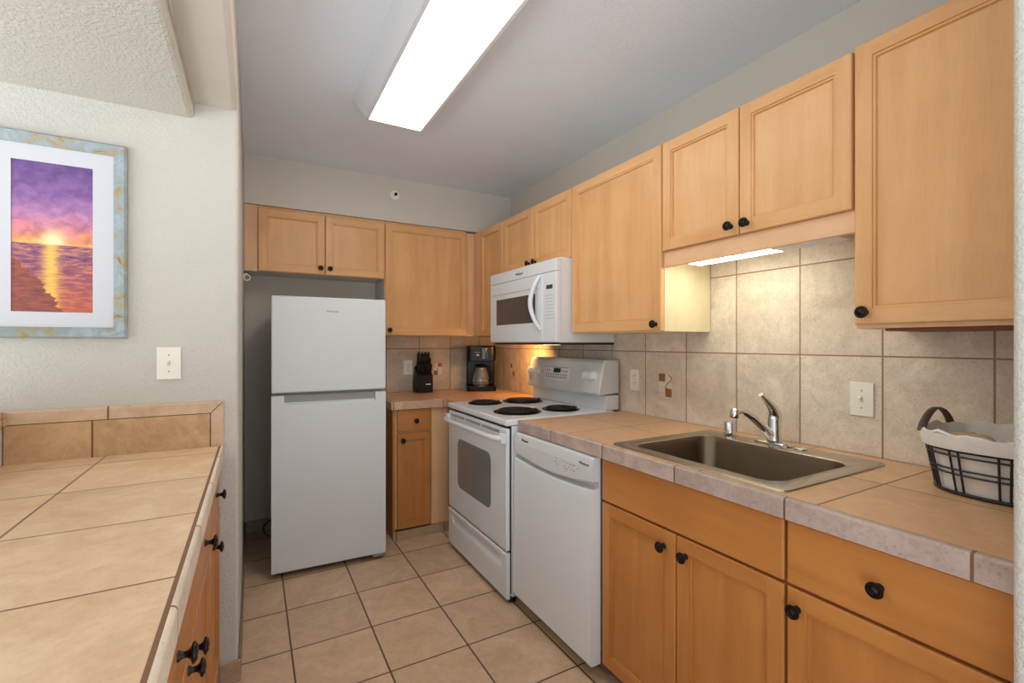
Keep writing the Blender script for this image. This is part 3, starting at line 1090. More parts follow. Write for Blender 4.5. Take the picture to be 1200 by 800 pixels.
# frame on the leaning face
n_ = Vector((-(1.196 - 1.026), 0, (1.728 - 1.690))).normalized()
up_ = Vector((1.728 - 1.690, 0, 1.196 - 1.026)).normalized()
def cface(y, t, d=0.0):
    """point on the console face: t = 0..1 bottom to top, d out from the face"""
    b_ = Vector((1.690, y, 1.026)) + Vector((0.038, 0, 0.170)) * t
    return b_ + n_ * d
for ky in (2.786, 2.700, 2.170, 2.100):
    mb = MB()
    mb.lathe([(0.030, 0.0), (0.030, 0.002), (0.025, 0.003), (0.024, 0.016), (0.021, 0.019), (0.001, 0.019)], cface(ky, 0.54, 0.0004), n_, 24)
    kb = mb.build('dial', 'white', cn)
    mb = MB()
    p0 = cface(ky, 0.54, 0.0200)
    mb.tube([p0 - up_ * 0.019, p0 + up_ * 0.019], 0.0045, 8)
    mb.build('pointer', 'white_matte', kb)
def cpanel(y0, y1, t0, t1, d0, d1, name, mat, parent):
    mb = MB()
    mb.loft([[cface(y0, t0, d0), cface(y1, t0, d0), cface(y1, t1, d0), cface(y0, t1, d0)], [cface(y0, t0, d1), cface(y1, t0, d1), cface(y1, t1, d1), cface(y0, t1, d1)]], True, (True, True), None, False)
    return mb.build(name, mat, parent)
cp = cpanel(2.335, 2.600, 0.28, 0.78, 0.0002, 0.0025, 'control_panel', 'white_matte', cn)
cpanel(2.34, 2.595, 0.735, 0.765, 0.0026, 0.0032, 'header_strip', 'ink_pale', cp)
cpanel(2.43, 2.505, 0.55, 0.715, 0.0026, 0.0040, 'display', 'display', cp)
mb = MB()
for row, t0 in ((0, 0.58), (1, 0.44), (2, 0.34)):
    for k in range(9):
        y = 2.355 + k * 0.027
        if row == 0 and 2.42 < y < 2.52:
            continue
        mb.loft([[cface(y, t0, 0.0026), cface(y + 0.015, t0, 0.0026), cface(y + 0.015, t0 + 0.07, 0.0026), cface(y, t0 + 0.07, 0.0026)],
                 [cface(y, t0, 0.0036), cface(y + 0.015, t0, 0.0036), cface(y + 0.015, t0 + 0.07, 0.0036), cface(y, t0 + 0.07, 0.0036)]], True, (True, True), None, False)
mb.build('buttons', 'ink_pale', cp)
cpanel(2.632, 2.640, 0.52, 0.60, 0.0002, 0.001, 'indicator_mark', 'ink_pale', cn)

# ------------------------------------------------------------------ dishwasher
o = thing('dishwasher', 'white built-in dishwasher under the right counter beside the range', 'dishwasher', (1.5, 1.712, 0))
DY0, DY1 = 1.4085, 2.0195
box('tub', 'grey_side', o, 1.182, 1.80, DY0 + 0.01, DY1 - 0.01, 0.10, 0.862)
mb = MB()
NS = 24
front = []
for i in range(NS + 1):
    s = -1 + 2 * i / NS
    y = (DY0 + DY1) / 2 + s * (DY1 - DY0) / 2
    sag = (1 - s * s)
    zb = 0.742 - 0.016 * sag
    front.append([(1.181, y, 0.062), (1.138, y, 0.062), (1.131, y, 0.068), (1.139, y, zb - 0.03), (1.141, y, zb - 0.004), (1.150, y, zb), (1.181, y, zb)])
mb.loft(front, True, (True, True), None, False)
dp = mb.build('door_panel', 'white', o)
mb = MB()
rows = []
for i in range(NS + 1):
    s = -1 + 2 * i / NS
    y = (DY0 + DY1) / 2 + s * (DY1 - DY0) / 2
    sag = (1 - s * s)
    zt = 0.772 - 0.028 * sag
    zb = 0.742 - 0.016 * sag
    rows.append([(1.181, y, zb + 0.0006), (1.152, y, zb + 0.0006), (1.174, y, zb + 0.008), (1.172, y, zt - 0.001), (1.142, y, zt), (1.139, y, zt + 0.006), (1.140, y, 0.82), (1.147, y, 0.856), (1.156, y, 0.864), (1.181, y, 0.864)])
mb.loft(rows, True, (True, True), None, False)
cn = mb.build('console', 'console', o)
def dwface(y, z, d):
    x = 1.139 + (0.001 * (z - 0.778) / 0.042 if z < 0.82 else 0.001 + 0.007 * (z - 0.82) / 0.036)
    return (x - d, y, z)
text('logo', 'Whirlpool', 0.0150, 'ink', cn, dwface(1.463, 0.832, 0.0006), (0, -1, 0), (0.15, 0, 1))
text('badge', 'Whirlpool', 0.0150, 'ink', cn, dwface(1.92, 0.838, 0.0010), (0, -1, 0), (0.15, 0, 1))
mb = MB()
for y, z, a, b_ in ((1.650, 0.815, 0.014, 0.003), (1.655, 0.800, 0.006, 0.008), (1.640, 0.790, 0.012, 0.003), (1.590, 0.812, 0.005, 0.004), (1.572, 0.811, 0.005, 0.004),
                    (1.548, 0.811, 0.012, 0.004), (1.526, 0.811, 0.014, 0.005), (1.588, 0.796, 0.005, 0.005), (1.578, 0.786, 0.016, 0.003), (1.560, 0.796, 0.004, 0.005),
                    (1.540, 0.790, 0.005, 0.005), (1.522, 0.790, 0.007, 0.006), (1.500, 0.802, 0.006, 0.003)):
    p = dwface(y, z, 0.0005)
    MB().box(p[0] - 0.0003, p[0] + 0.002, y - a / 2, y + a / 2, z - b_ / 2, z + b_ / 2).build('button_mark', 'ink_pale', cn)
box('toe_panel', 'toe_shaded', o, 1.222, 1.240, DY0 + 0.004, DY1 - 0.002, 0.0006, 0.098)

# ------------------------------------------------------------------ microwave
o = thing('microwave', 'white over-the-range microwave hood mounted under the wall cabinet', 'microwave', (1.65, 2.48, 1.31))
MY0, MY1 = 2.0845, 2.8865
mb = MB()
mb.box(1.472, XW - 0.010, MY0 + 0.003, MY1 - 0.003, 1.312, 1.7815, 0.003)
mb.build('body', 'white_matte', o)
box('underside', 'dark_line', o, 1.476, XW - 0.014, MY0 + 0.003, MY1 - 0.003, 1.3000, 1.3115)
mb = MB()
mb.box(1.440, 1.4715, MY0, MY1, 1.706, 1.775, 0.005, 3)
vp = mb.build('top_vent', 'white', o)
text('logo', 'Whirlpool', 0.0215, 'ink', vp, (1.4394, 2.487, 1.737), (0, -1, 0), (0, 0, 1))
mb = MB()
mb.box(1.440, 1.4715, 2.222, MY1, 1.314, 1.7045, 0.005, 3)
dr = mb.build('door', 'white', o)
# raised lintel line and window
mb = MB()
mb.box(1.4345, 1.4405, 2.262, 2.872, 1.628, 1.698, 0.003, 2)
mb.build('door_brow', 'white_matte', dr)
mb = MB()
mb.box(1.4385, 1.4405, 2.300, 2.792, 1.428, 1.597, 0.001, 1)
mb.build('window', 'micro_glass', dr)
mb = MB()
hp = []
for i in range(15):
    t = i / 14
    s = math.sin(t * PI)
    hp.append((1.440 - 0.040 * s ** 0.8, 2.245 + 0.045 * s, 1.385 + 0.315 * t))
mb.tube(hp, [0.010 + 0.004 * math.sin(PI * i / 14) for i in range(15)], 10)
mb.build('handle', 'white', dr)
mb = MB()
mb.box(1.440, 1.4715, MY0, 2.2205, 1.314, 1.7045, 0.005, 3)
pn = mb.build('control_panel', 'white', o)
box('display', 'display_dark', pn, 1.4390, 1.4402, 2.120, 2.182, 1.611, 1.634)
mb = MB()
for r_ in range(8):
    for k in range(4):
        y, z = 2.118 + k * 0.019, 1.575 - r_ * 0.0185
        mb.box(1.4392, 1.4402, y, y + 0.009, z, z + 0.004)
mb.build('buttons', 'ink_pale', pn)
box('cooktop_lamp', 'lens_warm', o, 1.60, 1.66, 2.36, 2.46, 1.2975, 1.2998)
ld = bpy.data.lights.new('hood_light', 'AREA')
ld.energy = HOOD_WATTS
ld.color = (1.0, 0.48, 0.14)
ld.shape = 'RECTANGLE'
ld.size, ld.size_y = 0.06, 0.08
lo = bpy.data.objects.new('hood_light', ld)
COL.objects.link(lo)
lo.parent = o
lo.location = Vector((1.68, 2.855, 1.288)) - WL_(o)
lo.rotation_euler = (math.radians(38), math.radians(-30), 0)

# ------------------------------------------------------------------ sink
o = thing('sink', 'stainless single-bowl drop-in sink set in the right counter', 'sink', (1.487, 1.04, 0.92))
SX0, SX1, SY0, SY1 = 1.2005, 1.773, 0.7055, 1.376
def rr3(x0, x1, y0, y1, r, z):
    return [(x, y, z) for x, y in rrect(x0, x1, y0, y1, r, 6)]
BX0, BX1, BY0, BY1 = 1.255, 1.672, 0.762, 1.318
mb = MB()
mb.loft([rr3(SX0, SX1, SY0, SY1, 0.03, 0.9206), rr3(SX0 + 0.001, SX1 - 0.001, SY0 + 0.001, SY1 - 0.001, 0.03, 0.9245),
         rr3(SX0 + 0.008, SX1 - 0.008, SY0 + 0.008, SY1 - 0.008, 0.03, 0.9262), rr3(SX0 + 0.02, SX1 - 0.02, SY0 + 0.02, SY1 - 0.02, 0.03, 0.9255),
         rr3(BX0 - 0.006, BX1 + 0.006, BY0 - 0.006, BY1 + 0.006, 0.062, 0.9255), rr3(BX0, BX1, BY0, BY1, 0.058, 0.921)], True, (False, False), None, True)
mb.build('rim', 'steel', o)
mb = MB()
mb.loft([rr3(BX0, BX1, BY0, BY1, 0.058, 0.9208),
         rr3(BX0 + 0.006, BX1 - 0.006, BY0 + 0.006, BY1 - 0.006, 0.058, 0.90), rr3(BX0 + 0.014, BX1 - 0.014, BY0 + 0.014, BY1 - 0.014, 0.055, 0.775),
         rr3(BX0 + 0.025, BX1 - 0.025, BY0 + 0.025, BY1 - 0.025, 0.052, 0.757), rr3(BX0 + 0.05, BX1 - 0.05, BY0 + 0.05, BY1 - 0.05, 0.05, 0.750)], True, (False, True), None, True)
mb.build('basin', 'steel_bowl', o)
mb = MB()
mb.lathe([(0.045, 0.0), (0.045, 0.003), (0.036, 0.0035), (0.03, 0.001), (0.001, 0.001)], (1.47, 1.04, 0.7505), (0, 0, 1), 24)
mb.build('drain', 'chrome', o)
mb = MB()
mb.lathe([(0.022, 0.0), (0.022, 0.003), (0.016, 0.007), (0.001, 0.008)], (1.728, 0.955, 0.9258), (0, 0, 1), 20)
mb.build('hole_cover', 'chrome', o)

o = thing('air_gap_cap', 'small chrome cylinder cap on the sink deck left of the faucet', 'cap', (1.712, 1.228, 0.9257))
mb = MB()
mb.lathe([(0.0215, 0.0), (0.0215, 0.058), (0.0195, 0.062), (0.001, 0.0625)], (1.712, 1.228, 0.9257), (0, 0, 1), 24)
mb.build('cap', 'chrome', o)

o = thing('faucet', 'chrome single-lever kitchen faucet on the sink deck', 'faucet', (1.728, 1.05, 0.9264))
fx, fy, fz = 1.728, 1.052, 0.9264
mb = MB()
pl = rrect(fx - 0.026, fx + 0.026, fy - 0.066, fy + 0.075, 0.025, 6)
mb.loft([[(x, y, fz) for x, y in pl], [(x, y, fz + 0.006) for x, y in pl], [(fx + (x - fx) * 0.8, fy + (y - fy) * 0.95, fz + 0.010) for x, y in pl]], True, (True, True))
mb.build('base_plate', 'chrome', o)
mb = MB()
mb.lathe([(0.027, 0.0), (0.026, 0.02), (0.023, 0.035), (0.0225, 0.085), (0.020, 0.10), (0.012, 0.112), (0.001, 0.115)], (fx, fy, fz + 0.0102), (0, 0, 1), 24)
mb.build('body', 'chrome', o)
mb = MB()
sp = [(fx - 0.008, fy + 0.002, fz + 0.030), (fx - 0.03, fy + 0.005, fz + 0.045), (fx - 0.065, fy + 0.011, fz + 0.075), (fx - 0.105, fy + 0.018, fz + 0.106),
      (fx - 0.14, fy + 0.024, fz + 0.126), (fx - 0.165, fy + 0.028, fz + 0.133), (fx - 0.185, fy + 0.031, fz + 0.130)]
mb.tube(sp, [0.017, 0.0165, 0.015, 0.0125, 0.011, 0.0105, 0.0105], 14)
mb.build('spout', 'chrome', o)
mb = MB()
tp = Vector((fx - 0.187, fy + 0.031, fz + 0.142))
mb.lathe([(0.001, 0.0), (0.012, 0.0), (0.0155, 0.004), (0.0155, 0.030), (0.013, 0.034), (0.001, 0.034)], tp, (-0.25, 0.03, -1), 20)
mb.build('aerator', 'chrome', o)
mb = MB()
lv = [(fx + 0.006, fy - 0.002, fz + 0.088), (fx + 0.002, fy - 0.002, fz + 0.112), (fx - 0.012, fy - 0.001, fz + 0.138), (fx - 0.032, fy + 0.004, fz + 0.160), (fx - 0.052, fy + 0.008, fz + 0.178), (fx - 0.066, fy + 0.011, fz + 0.190)]
mb.tube(lv, [0.0225, 0.0215, 0.0175, 0.0125, 0.0085, 0.0095], 12)
mb.build('lever', 'chrome', o)

# ------------------------------------------------------------------ lights
o = thing('ceiling_light', 'long white fluorescent ceiling fixture with a glowing acrylic diffuser', 'ceiling light', (0.637, 1.78, 2.43))
FY0, FY1 = 1.16, 2.375
mb = MB()
pr = [(0.432, 2.509), (0.452, 2.472), (0.492, 2.432), (0.782, 2.432), (0.822, 2.472), (0.842, 2.509)]
mb.loft([[(x, FY0, z) for x, z in pr], [(x, FY1 - 0.004, z) for x, z in pr]], True, (True, True), None, False)
pr2 = [(x + (0.004 if x < 0.637 else -0.004), z) for x, z in pr]
hs = mb.build('housing', 'white_matte', o)
mb = MB()
for a in ((0.4900, 0.505, FY0, FY1), (0.769, 0.784, FY0, FY1), (0.505, 0.769, FY0, FY0 + 0.014), (0.505, 0.769, FY1 - 0.010, FY1)):
    mb.box(a[0], a[1], a[2], a[3], 2.424, 2.4315)
mb.build('frame', 'white_matte', o)
box('diffuser', 'diffuser', o, 0.5052, 0.7688, FY0 + 0.0142, FY1 - 0.0102, 2.426, 2.4318)

o = thing('under_cabinet_light', 'lit white strip light under the cabinet above the sink', 'under-cabinet light', (1.66, 1.1, 1.70))
mb = MB()
mb.box(1.5745, 1.70, 0.76, 1.345, 1.655, 1.7010, 0.004)
mb.build('housing', 'white_matte', o)
mb = MB()
pr = [(1.588, 1.6545), (1.596, 1.640), (1.670, 1.640), (1.686, 1.6545)]
mb.loft([[(x, 0.985, z) for x, z in pr], [(x, 1.335, z) for x, z in pr]], True, (True, True), None, False)
mb.build('lens', 'uc_lens', o)
mb = MB()
mb.loft([[(x, 0.765, z) for x, z in pr], [(x, 0.984, z) for x, z in pr]], True, (True, True), None, False)
mb.build('end_cover', 'white_matte', o)

# dining lamp: a small flush ceiling lamp under the lowered ceiling, left of the picture (it lights the left wall)
o = thing('ceiling_lamp', 'small round flush lamp on the lowered ceiling left of the picture', 'ceiling light', (-1.15, 1.62, ZS))
mb = MB()
mb.lathe([(0.09, 0.0), (0.09, -0.012), (0.075, -0.02)], (-1.15, 1.62, ZS - 0.0005), (0, 0, 1), 28)
mb.build('rim', 'white_matte', o)
ld = bpy.data.lights.new('dining_light', 'POINT')
ld.energy = DINING_WATTS
ld.color = (1.0, 0.94, 0.86)
ld.shadow_soft_size = 0.03
lo = bpy.data.objects.new('dining_light', ld)
COL.objects.link(lo)
lo.parent = o
lo.location = (0, 0, -0.09)

# ------------------------------------------------------------------ wall fittings
def plate(name, label, cat, F, right, up, nrm, u, z, kind, parent_group):
    """F(u,z,d): d out from the wall"""
    pw, ph = (0.036, 0.0585)
    o = thing(name, label, cat, F(u, z, 0.0), parent_group)
    def bx(mb, a0, a1, b0, b1, d0, d1, bev=0.0):
        p, q = F(u + a0, z + b0, d0), F(u + a1, z + b1, d1)
        mb.box(p[0], q[0], p[1], q[1], p[2], q[2], bev, 2)
    mb = MB()
    bx(mb, -pw, pw, -ph, ph, 0.0004, 0.006, 0.002)
    pl = mb.build('plate', 'switch', o)
    if kind == 'switch':
        mb = MB()
        bx(mb, -0.005, 0.005, -0.012, 0.012, 0.006, 0.0075)
        mb.build('slot', 'accent_pale', pl)
        mb = MB()
        a = Vector(F(u, z + 0.000, 0.006))
        b_ = Vector(F(u, z + 0.009, 0.020))
        mb.tube([a, b_], [0.0045, 0.0035], 8)
        mb.build('toggle', 'switch', o)
    else:
        for dz in (0.0195, -0.0195):
            mb = MB()
            pts = [F(u + 0.0155 * math.cos(t), z + dz + 0.0135 * math.sin(t), 0.0062) for t in [2 * PI * i / 20 for i in range(20)]]
            pts2 = [F(u + 0.0155 * math.cos(t), z + dz + 0.0135 * math.sin(t), 0.0075) for t in [2 * PI * i / 20 for i in range(20)]]
            mb.loft([pts, pts2], True, (True, True), None, False)
            sk = mb.build('socket', 'switch', o)
            mb = MB()
            bx(mb, -0.008, -0.0055, dz - 0.001, dz + 0.007, 0.0076, 0.0080)
            bx(mb, 0.0055, 0.008, dz - 0.001, dz + 0.007, 0.0076, 0.0080)
            bx(mb, -0.0022, 0.0022, dz - 0.009, dz - 0.005, 0.0076, 0.0080)
            mb.build('slots', 'dark_line', sk)
    for dz in ((0.03, -0.03) if kind == 'switch' else (0.0,)):
        mb = MB()
        mb.lathe([(0.0028, 0), (0.0022, 0.0012), (0.0001, 0.0014)], F(u, z + dz, 0.0062), nrm, 10)
        mb.build('screw', 'ink_pale', o)
    return o


FX = lambda u, z, d: (XW - 0.0086 - d, u, z)
FYB = lambda u, z, d: (u, YB - 0.0086 - d, z)
FYP = lambda u, z, d: (u, YP - d, z)
plate('light_switch', 'ivory toggle switch plate on the backsplash right of the faucet', 'light switch', FX, (0, -1, 0), (0, 0, 1), (-1, 0, 0), 0.817, 1.114, 'switch', 'switch plates')
plate('outlet', 'white electrical outlet on the right backsplash beside the range', 'outlet', FX, (0, -1, 0), (0, 0, 1), (-1, 0, 0), 1.918, 1.106, 'outlet', 'outlet plates')
plate('outlet', 'white electrical outlet on the back wall left of the knife block', 'outlet', FYB, (1, 0, 0), (0, 0, 1), (0, -1, 0), 1.088, 1.113, 'outlet', 'outlet plates')
plate('light_switch', 'white toggle switch plate on the left wall below the picture', 'light switch', FYP, (1, 0, 0), (0, 0, 1), (0, -1, 0), -0.267, 1.236, 'switch', 'switch plates')

o = thing('sprinkler', 'round white fire sprinkler head on the soffit above the back cabinets', 'sprinkler', (0.903, 3.362, 2.385))
mb = MB()
mb.lathe([(0.034, 0.0), (0.034, 0.003), (0.030, 0.006), (0.024, 0.006), (0.021, 0.003), (0.012, 0.004), (0.001, 0.004)], (0.903, 3.3615, 2.385), (0, -1, 0), 28)
mb.build('escutcheon', 'switch', o)
mb = MB()
mb.lathe([(0.007, 0.0), (0.007, 0.012), (0.004, 0.014), (0.004, 0.020), (0.011, 0.021), (0.011, 0.023), (0.001, 0.023)], (0.903, 3.357, 2.385), (0, -1, 0), 14)
mb.build('nozzle', 'bronze', o)

o = thing('hook_ring', 'small white ring hook on the left wall beside the refrigerator', 'hook', (XL, 3.2, 1.70))
mb = MB()
mb.cyl((XL + 0.0005, 3.2, 1.722), (XL + 0.022, 3.2, 1.722), 0.0035, seg=10)
mb.build('peg', 'switch', o)
mb = MB()
mb.tube([(XL + 0.018 + 0.017 * math.cos(a), 3.2, 1.702 + 0.017 * math.sin(a)) for a in [2 * PI * i / 24 for i in range(24)]], 0.0032, 8, True)
mb.build('ring', 'switch', o)

# ------------------------------------------------------------------ picture
o = thing('framed_picture', 'framed sunset beach photograph with white mat hanging on the left wall', 'picture', (-0.577, YP, 1.32))
PX0, PX1, PZ0, PZ1 = -0.770, -0.384, 1.325, 1.993
FW = 0.037
mb = MB()
def pring(o_, y):
    return [(PX0 + o_, y, PZ0 + o_), (PX1 - o_, y, PZ0 + o_), (PX1 - o_, y, PZ1 - o_), (PX0 + o_, y, PZ1 - o_)]
seq = [(0.0, YP - 0.0005), (0.0, YP - 0.022), (0.006, YP - 0.030), (0.018, YP - 0.027), (FW - 0.008, YP - 0.020), (FW, YP - 0.014), (FW, YP - 0.0005)]
mb.loft([pring(a, b_) for a, b_ in seq], True, (False, False), None, False)
mb.build('frame', 'rustic', o)
mb = MB()
ix0, ix1, iz0, iz1 = -0.677, -0.477, 1.412, 1.903
for a in ((PX0 + FW, ix0, PZ0 + FW, PZ1 - FW), (ix1, PX1 - FW, PZ0 + FW, PZ1 - FW), (ix0, ix1, PZ0 + FW, iz0), (ix0, ix1, iz1, PZ1 - FW)):
    mb.box(a[0], a[1], YP - 0.009, YP - 0.006, a[2], a[3])
mb.build('mat_board', 'mat_board', o)
mb = MB()
mb.box(ix0 - 0.004, ix1 + 0.004, YP - 0.0055, YP - 0.003, iz0 - 0.004, iz1 + 0.004)
mb.build('print', 'sunset', o)

# ------------------------------------------------------------------ knife block and knives
kb_loc = (1.178, 3.55, 0.9205)
o = thing('knife_block', 'black knife block on the corner counter against the back wall', 'knife block', kb_loc)
kx, ky, kz = kb_loc
a = math.radians(-12)
mb = MB()
pr = [(-0.055, 0.0), (0.075, 0.0), (0.075, 0.085), (0.040, 0.205), (-0.052, 0.135)]
mb.loft([[(kx - 0.062, ky + y, kz + z) for y, z in pr], [(kx + 0.062, ky + y, kz + z) for y, z in pr]], True, (True, True), None, False)
bmesh.ops.bevel(mb.bm, geom=list(mb.bm.edges), offset=0.004, segments=2, affect='EDGES')
blk = mb.build('block', 'block', o)
text('logo', 'Cutlery', 0.013, 'ink_white', blk, (kx + 0.022, ky - 0.0546, kz + 0.070), (1, 0, 0), (0, 0.02, 1)) if False else None
mb = MB()
mb.box(kx + 0.002, kx + 0.042, ky - 0.0562, ky - 0.0545, kz + 0.062, kz + 0.070, 0.0006, 1)
mb.build('badge', 'ink_white', blk)
# slots sit on the sloping top; handles lean forward with the slope normal
sl = Vector((0, 0.092, 0.070)).normalized()
nn = Vector((0, -0.070, 0.092)).normalized()
names = []
rowsK = [(0.014, 0.085, 6, 'steak knives in the front row of the block'), (0.050, 0.112, 5, 'knives in the middle row of the block'), (0.090, 0.132, 4, 'large knives in the back row of the block')]
first = {}
for ri, (dist, ln, n, grp) in enumerate(rowsK):
    for k in range(n):
        x = kx - 0.053 + 0.106 * (k + 0.5) / n
        base = Vector((x, ky - 0.052, kz + 0.135)) + sl * dist + nn * 0.0006
        if ri not in first:
            lab = ['small black-handled steak knife in the front row of the knife block',
                   'black-handled knife in the middle row of the knife block',
                   'long black-handled knife in the back row of the knife block'][ri]
            kn = thing('knife', lab, 'knife', base, grp)
            w_ = (0.0075, 0.0088, 0.0105)[ri]
            mb = MB()
            d = (nn * 0.6 + Vector((0, 0.05, 0.8))).normalized()
            mb.tube([base, base + d * 0.006, base + d * 0.014, base + d * ln * 0.5, base + d * ln * 0.85, base + d * ln], [w_ * 0.8, w_ * 0.8, w_ * 1.0, w_ * 0.95, w_ * 1.1, w_ * 0.6], 10, False, None, (0.75, 1.15))
            hd = mb.build('handle', 'black', kn)
            mb = MB()
            for q in (0.3, 0.55, 0.8):
                p = base + d * ln * q
                mb.cyl(p - Vector((w_ * 0.78, 0, 0)), p + Vector((w_ * 0.78, 0, 0)), 0.0016, seg=8)
            rv = mb.build('rivets', 'steel', hd)
            first[ri] = (kn, hd, rv)
        else:
            kn0, hd0, rv0 = first[ri]
            kn = kn0.copy(); COL.objects.link(kn); kn.location = base
            hd = hd0.copy(); COL.objects.link(hd); hd.parent = kn
            rv = rv0.copy(); COL.objects.link(rv); rv.parent = hd

# ------------------------------------------------------------------ coffee maker
cx, cy, cz = 1.632, 3.440, 0.9205
o = thing('coffee_maker', 'black drip coffee maker in the counter corner beside the range', 'coffee maker', (cx, cy, cz))
W2 = 0.120
mb = MB()
pl = rrect(cx - W2, cx + W2, cy - 0.075, cy + 0.15, 0.03, 5)
mb.loft([[(x, y, cz) for x, y in pl], [(x, y, cz + 0.034) for x, y in pl], [(cx + (x - cx) * 0.97, cy + (y - cy) * 0.97, cz + 0.038) for x, y in pl]], True, (True, True), None, False)
mb.build('base', 'black', o)
mb = MB()
mb.box(cx - W2 + 0.004, cx + W2 - 0.004, cy + 0.075, cy + 0.148, cz + 0.0385, cz + 0.245, 0.01)
mb.build('water_tank', 'black', o)
mb = MB()
pl = rrect(cx - W2 + 0.002, cx + W2 - 0.002, cy - 0.068, cy + 0.15, 0.035, 6)
mb.loft([[(x, y, cz + 0.2455) for x, y in pl], [(x, y, cz + 0.357) for x, y in pl], [(cx + (x - cx) * 0.95, cy + (y - cy) * 0.95, cz + 0.368) for x, y in pl]], True, (True, True), None, False)
hd = mb.build('brew_head', 'black', o)
mb = MB()
pl = [(cx + 0.022 + 0.033 * math.cos(t), cy - 0.0655 - 0.012 * math.sin(t)) for t in [PI * i / 10 for i in range(11)]]
mb.loft([[(x, y, cz + 0.262) for x, y in pl], [(x, y, cz + 0.348) for x, y in pl]], True, (True, True), None, True)
mb.build('filter_door', 'glass_c', hd)
box('display', 'ink_pale', hd, cx - 0.043, cx - 0.020, cy - 0.0692, cy - 0.0682, cz + 0.285, cz + 0.300)
mb = MB()
for k in range(4):
    mb.box(cx - 0.055 + k * 0.013, cx - 0.047 + k * 0.013, cy - 0.0692, cy - 0.0682, cz + 0.312, cz + 0.317)
mb.build('buttons', 'ink_pale', hd)
mb = MB()
mb.lathe([(0.062, 0.0), (0.062, 0.004), (0.001, 0.004)], (cx - 0.003, cy, cz + 0.0385), (0, 0, 1), 28)
mb.build('warming_plate', 'steel', o)
o = thing('coffee_carafe', 'empty glass coffee carafe with black handle sitting in the coffee maker', 'carafe', (cx - 0.003, cy, cz + 0.0428))
gz = cz + 0.0428
def glass():
    t = NT('carafe_glass')
    t.b.inputs['Base Color'].default_value = (0.75, 0.8, 0.85, 1)
    t.b.inputs['Roughness'].default_value = 0.03
    t.b.inputs['Transmission Weight'].default_value = 0.9
    t.b.inputs['IOR'].default_value = 1.45
    return t.m
M['glass'] = glass()
mb = MB()
mb.lathe([(0.050, 0.0), (0.064, 0.012), (0.067, 0.045), (0.060, 0.09), (0.046, 0.128), (0.043, 0.145), (0.040, 0.145), (0.043, 0.126), (0.057, 0.09), (0.064, 0.045), (0.061, 0.014), (0.047, 0.003)], (cx - 0.003, cy, gz), (0, 0, 1), 32)
mb.build('glass_body', 'glass', o)
mb = MB()
mb.lathe([(0.0445, 0.0), (0.0465, 0.005), (0.0465, 0.012), (0.036, 0.022), (0.001, 0.025)], (cx - 0.003, cy, gz + 0.1456), (0, 0, 1), 28)
mb.build('lid', 'black', o)
mb = MB()
mb.lathe([(0.0675, 0.0), (0.0675, 0.008), (0.0665, 0.008), (0.0665, 0.0)], (cx - 0.003, cy, gz + 0.040), (0, 0, 1), 32, None, True, (False, False))
mb.build('band', 'chrome', o)
mb = MB()
dx, dy = 0.93, -0.36
hp = [(0.047, 0.152), (0.075, 0.150), (0.092, 0.125), (0.095, 0.08), (0.085, 0.045), (0.068, 0.044)]
mb.tube([(cx - 0.003 + r * dx, cy + r * dy, gz + z) for r, z in hp], 0.009, 10)
mb.build('handle', 'black', o)

for _n in ('coffee_maker', 'coffee_carafe'):
    bpy.data.objects[_n].rotation_euler = (0, 0, math.radians(-22))

# ------------------------------------------------------------------ basket
bx, by, bz = 1.690, 0.425, 0.9205
o = thing('wire_basket', 'oval black wire basket with cream canvas liner at the right end of the counter', 'basket', (bx, by, bz))
def oval(ax, ay, z, n=48, e=2.4):
    out = []
    for i in range(n):
        t = 2 * PI * i / n
        c_, s_ = math.cos(t), math.sin(t)
        out.append(Vector((bx + ax * math.copysign(abs(c_) ** (2 / e), c_), by + ay * math.copysign(abs(s_) ** (2 / e), s_), z)))
    return out
AX0, AY0, AX1, AY1 = 0.122, 0.128, 0.148, 0.150
def at(f, k=0.0):
    return AX0 + (AX1 - AX0) * f + k, AY0 + (AY1 - AY0) * f + k
HB = 0.125
mb = MB()
mb.tube(oval(AX0, AY0, bz + 0.005), 0.0045, 8, True)
for f in (0.40, 0.50, 0.78, 0.88):
    a_, b_ = at(f)
    mb.tube(oval(a_, b_, bz + 0.005 + HB * f), 0.0026, 6, True)
bo, to = oval(AX0, AY0, bz + 0.005, 96), oval(*at(0.90), bz + 0.005 + HB * 0.90, 96)
for i in range(2, 96, 8):
    for j in (i, i + 2):
        mb.tube([bo[j % 96], to[j % 96]], 0.0026, 6)
mb.build('wire_frame', 'wire', o)
mb = MB()
rings = [oval(0.02, 0.02, bz + 0.004), oval(AX0 - 0.008, AY0 - 0.008, bz + 0.004)]
for f in (0.3, 0.6, 0.92):
    a_, b_ = at(f, -0.0075)
    rings.append(oval(a_, b_, bz + 0.005 + HB * f))
a_, b_ = at(1.05, -0.004)
rings.append(oval(a_, b_, bz + 0.005 + HB * 1.05))
a_, b_ = at(1.25, 0.002)
top = oval(a_, b_, bz + 0.158)
for i, p in enumerate(top):
    p.z += 0.006 * math.sin(i * 0.7) * 0.5 + 0.004 * math.sin(i * 1.9 + 1)
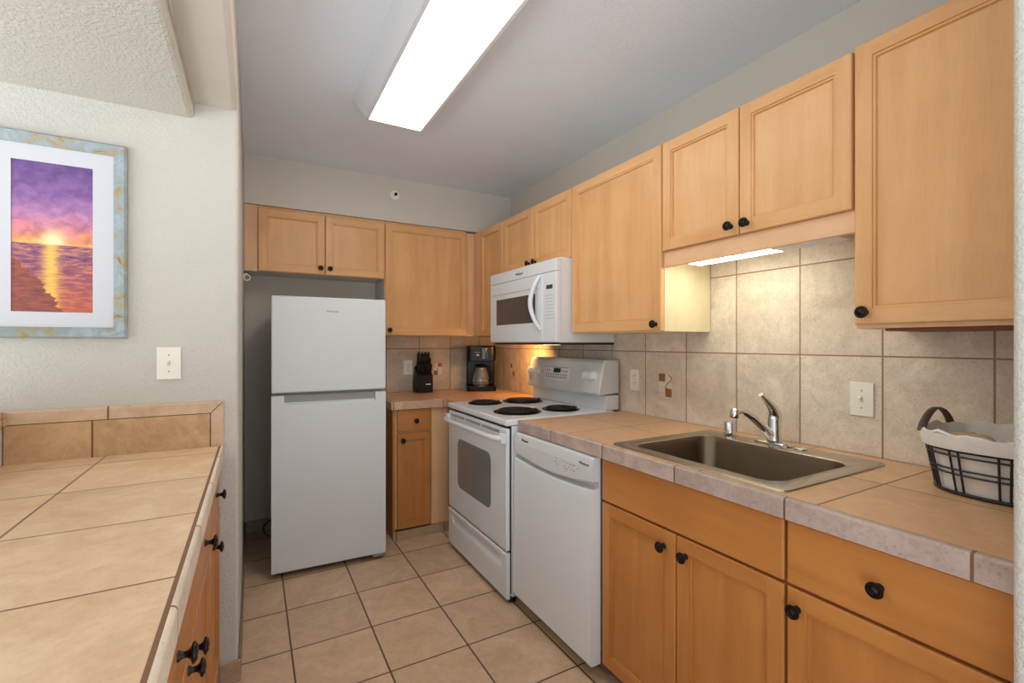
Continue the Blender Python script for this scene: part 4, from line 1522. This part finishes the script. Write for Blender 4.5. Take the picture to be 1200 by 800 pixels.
rings.append([p + Vector((0, 0, -0.004)) for p in top])
rings.append([Vector((bx, by, p.z + 0.002)) + (Vector((p.x, p.y, 0)) - Vector((bx, by, 0))) * 0.985 for p in top])
for s_, dz in ((0.95, -0.004), (0.86, -0.05), (0.60, -0.145)):
    rings.append([Vector((bx, by, p.z + dz)) + (Vector((p.x, p.y, 0)) - Vector((bx, by, 0))) * s_ for p in top])
# folded-over cuff outside
mb.loft(rings, True, (False, False), None, True)
a_, b_ = at(1.25, 0.003)
mb.loft([[p + Vector((0, 0, -0.003)) for p in oval(a_, b_, bz + 0.158)], oval(*at(1.10, 0.007), bz + 0.138), oval(*at(1.0, 0.005), bz + 0.119)], True, (False, False), None, True)
mb.build('liner', 'canvas', o)
for sy in (1, -1):
    mb = MB()
    yh = by + sy * 0.128
    pts = []
    for i in range(13):
        t = i / 12
        pts.append((bx - 0.092 + 0.20 * t, yh + sy * 0.010, bz + 0.150 + 0.056 * math.sin(PI * t) ** 0.75))
    mb.tube(pts, 0.010, 8, False, None, (1.0, 0.22))
    mb.build('handle', 'leather', o)
for nm, lab, px, py, sx_, sy_, h_, ph in (('cloth', 'folded beige cloth lying at the far end of the basket', bx - 0.02, by + 0.06, 0.085, 0.055, 0.05, 0.3),
                                       ('cloth', 'folded beige cloth lying at the near end of the basket', bx - 0.01, by - 0.055, 0.09, 0.052, 0.055, 1.4)):
    mb = MB()
    rings = []
    for k in range(7):
        t = k / 6
        s_ = math.cos(t * PI / 2) ** 0.5
        z = bz + 0.095 + h_ * math.sin(t * PI / 2)
        ring = []
        for i in range(28):
            a_ = 2 * PI * i / 28
            wob = 1 + 0.05 * math.sin(3 * a_ + ph) + 0.03 * math.sin(7 * a_ + ph * 2)
            ring.append((px + sx_ * s_ * wob * math.cos(a_), py + sy_ * s_ * wob * math.sin(a_), z + 0.004 * math.sin(4 * a_ + ph)))
        rings.append(ring)
    mb.loft(rings, True, (True, True), None, True)
    tag(mb.build(nm, 'linen', None, (px, py, bz + 0.095)), lab, 'cloth')
